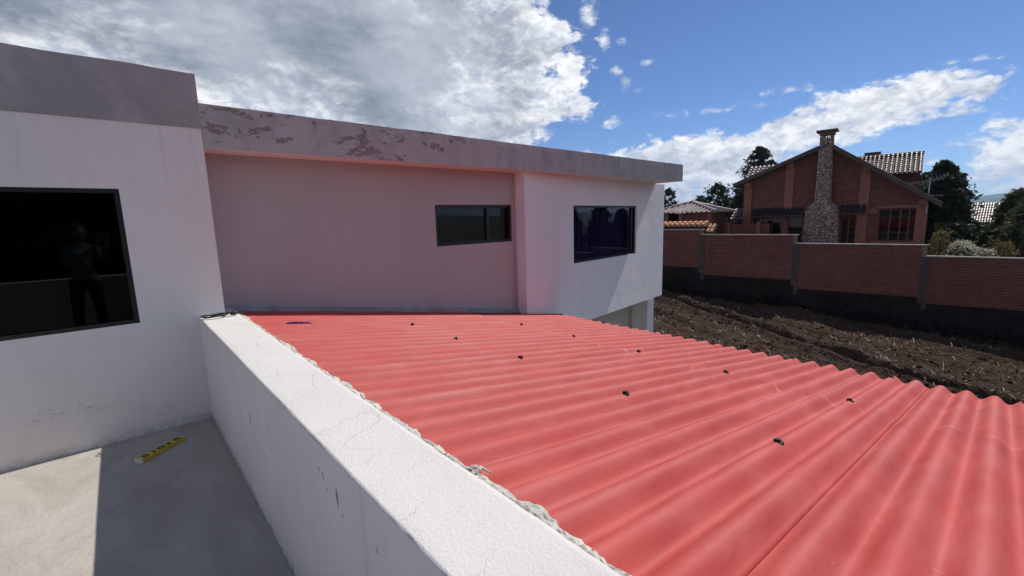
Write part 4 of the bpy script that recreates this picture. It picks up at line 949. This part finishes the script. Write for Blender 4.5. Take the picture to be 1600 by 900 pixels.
skin('shirt', [V[1], V[2], V[3], V[14], (px+.19, py+.03, 1.20), V[18], (px-.16, py+.03, 1.18), V[0]], [(0, 1), (1, 2), (2, 3), (3, 4), (2, 5), (5, 6), (0, 7)], [(.14, .105), (.155, .115), (.14, .10), .072, .062, .072, .062, (.145, .11)], 'blue_shirt', pe)
for s_ in (-1, 1): skin('shoe', [(px+s_*.135, py-.03, .04), (px+s_*.14, py+.08, .035), (px+s_*.145, py+.17, .03)], [(0, 1), (1, 2)], [.045, .045, .032], 'dull_black', pe, 1)
hc = Vector((px+.03, py+.04, 1.515))
def head(u, v):
    th = 2*math.pi*u; ph = math.pi*v; d = Vector((math.cos(th)*math.sin(ph), math.sin(th)*math.sin(ph), math.cos(ph)))
    r = Vector((.075*d.x, .095*d.y, .115*d.z))
    if d.z < 0: r.x *= 1-.35*d.z*d.z; r.y *= 1-.15*d.z*d.z
    if d.y > .85 and -.35 < d.z < .15: r.y += .022*(1-abs(d.z+.12)/.4)*max(0, 1-abs(d.x)/.3)       # nose
    if d.y > .7 and .05 < d.z < .22 and abs(abs(d.x)-.38) < .2: r.y -= .008                          # eye sockets
    return hc+r
MB().grid(40, 28, head).build('head', 'skin', pe, smooth=True)
MB().grid(32, 20, lambda u, v: hc+Vector((0, -.012, .012))+Vector((.084*math.cos(2*math.pi*u)*math.sin(math.pi*v*.62), .100*math.sin(2*math.pi*u)*math.sin(math.pi*v*.62)*(1 if math.sin(2*math.pi*u) < 0 else .82), .122*math.cos(math.pi*v*.62)))).build('hair', 'black_hair', pe, smooth=True)
for s_ in (-1, 1):
    MB().obox(hc+Vector((s_*.078, 0, -.005)), (.006, 0, 0), (0, .018, 0), (0, 0, .028)).build('ear', 'skin', pe, bevel=.004)
    MB().tube([hc+Vector((s_*.030, .080, .012)), hc+Vector((s_*.030, .090, .012))], [.011, .008], 10).build('eye', 'dull_black', pe)
MB().tube([hc+Vector((-.022, .086, -.055)), hc+Vector((0, .092, -.057)), hc+Vector((.022, .086, -.055))], [.003, .005, .003], 6).build('mouth', 'wood_frame', pe)
for (wr, s_) in ((Vector(V[17]), 1), (Vector(V[22]), -1)):       # palms and five fingers around the phone
    pts = [wr, wr+Vector((0, .01, .05))]; ed = [(0, 1)]; rd = [.026, .032]
    hd = skin('hand', [tuple(p) for p in pts], ed, rd, 'skin', pe, 1)
    for k, L in enumerate((.066, .074, .070, .056)):
        b_ = wr+Vector((s_*(.022-.015*k), .014, .075-.004*k))
        skin('finger', [tuple(b_-Vector((0, .004, .02))), tuple(b_), tuple(b_+Vector((0, .016, L*.42))), tuple(b_+Vector((s_*.004, .036, L*.58))), tuple(b_+Vector((0, .052, L*.50)))], [(0, 1), (1, 2), (2, 3), (3, 4)], [.009, .009, .0085, .008, .007], 'skin', pe, 1)
    b_ = wr+Vector((-s_*.026, .0, .045))
    skin('thumb', [tuple(b_), tuple(b_+Vector((-s_*.014, .008, .024))), tuple(b_+Vector((-s_*.010, .016, .050)))], [(0, 1), (1, 2)], [.011, .010, .008], 'skin', pe, 1)
ph = MB().obox((-.035, -.035, 1.535), (.075, 0, 0), (0, .004, 0), (0, 0, .036)).build('phone', 'dull_black', None, bevel=.003)
tag(ph, 'slim black phone held up by the photographer, facing the roofs', 'phone')
# ================================================================ AIR
hz = MB().box(-4700, 4700, -4700, 4700, -12, 190).build('haze', 'dull_black', None)
hz.data.materials.clear()
hzm = bpy.data.materials.new('haze_air'); hzm.use_nodes = True; nt = hzm.node_tree; nt.nodes.clear()
o_ = nt.nodes.new('ShaderNodeOutputMaterial'); v_ = nt.nodes.new('ShaderNodeVolumePrincipled')
v_.inputs['Color'].default_value = (.52, .70, 1, 1); v_.inputs['Density'].default_value = .00018; v_.inputs['Anisotropy'].default_value = .2
nt.links.new(v_.outputs[0], o_.inputs['Volume']); hz.data.materials.append(hzm)
tag(hz, kind='stuff')
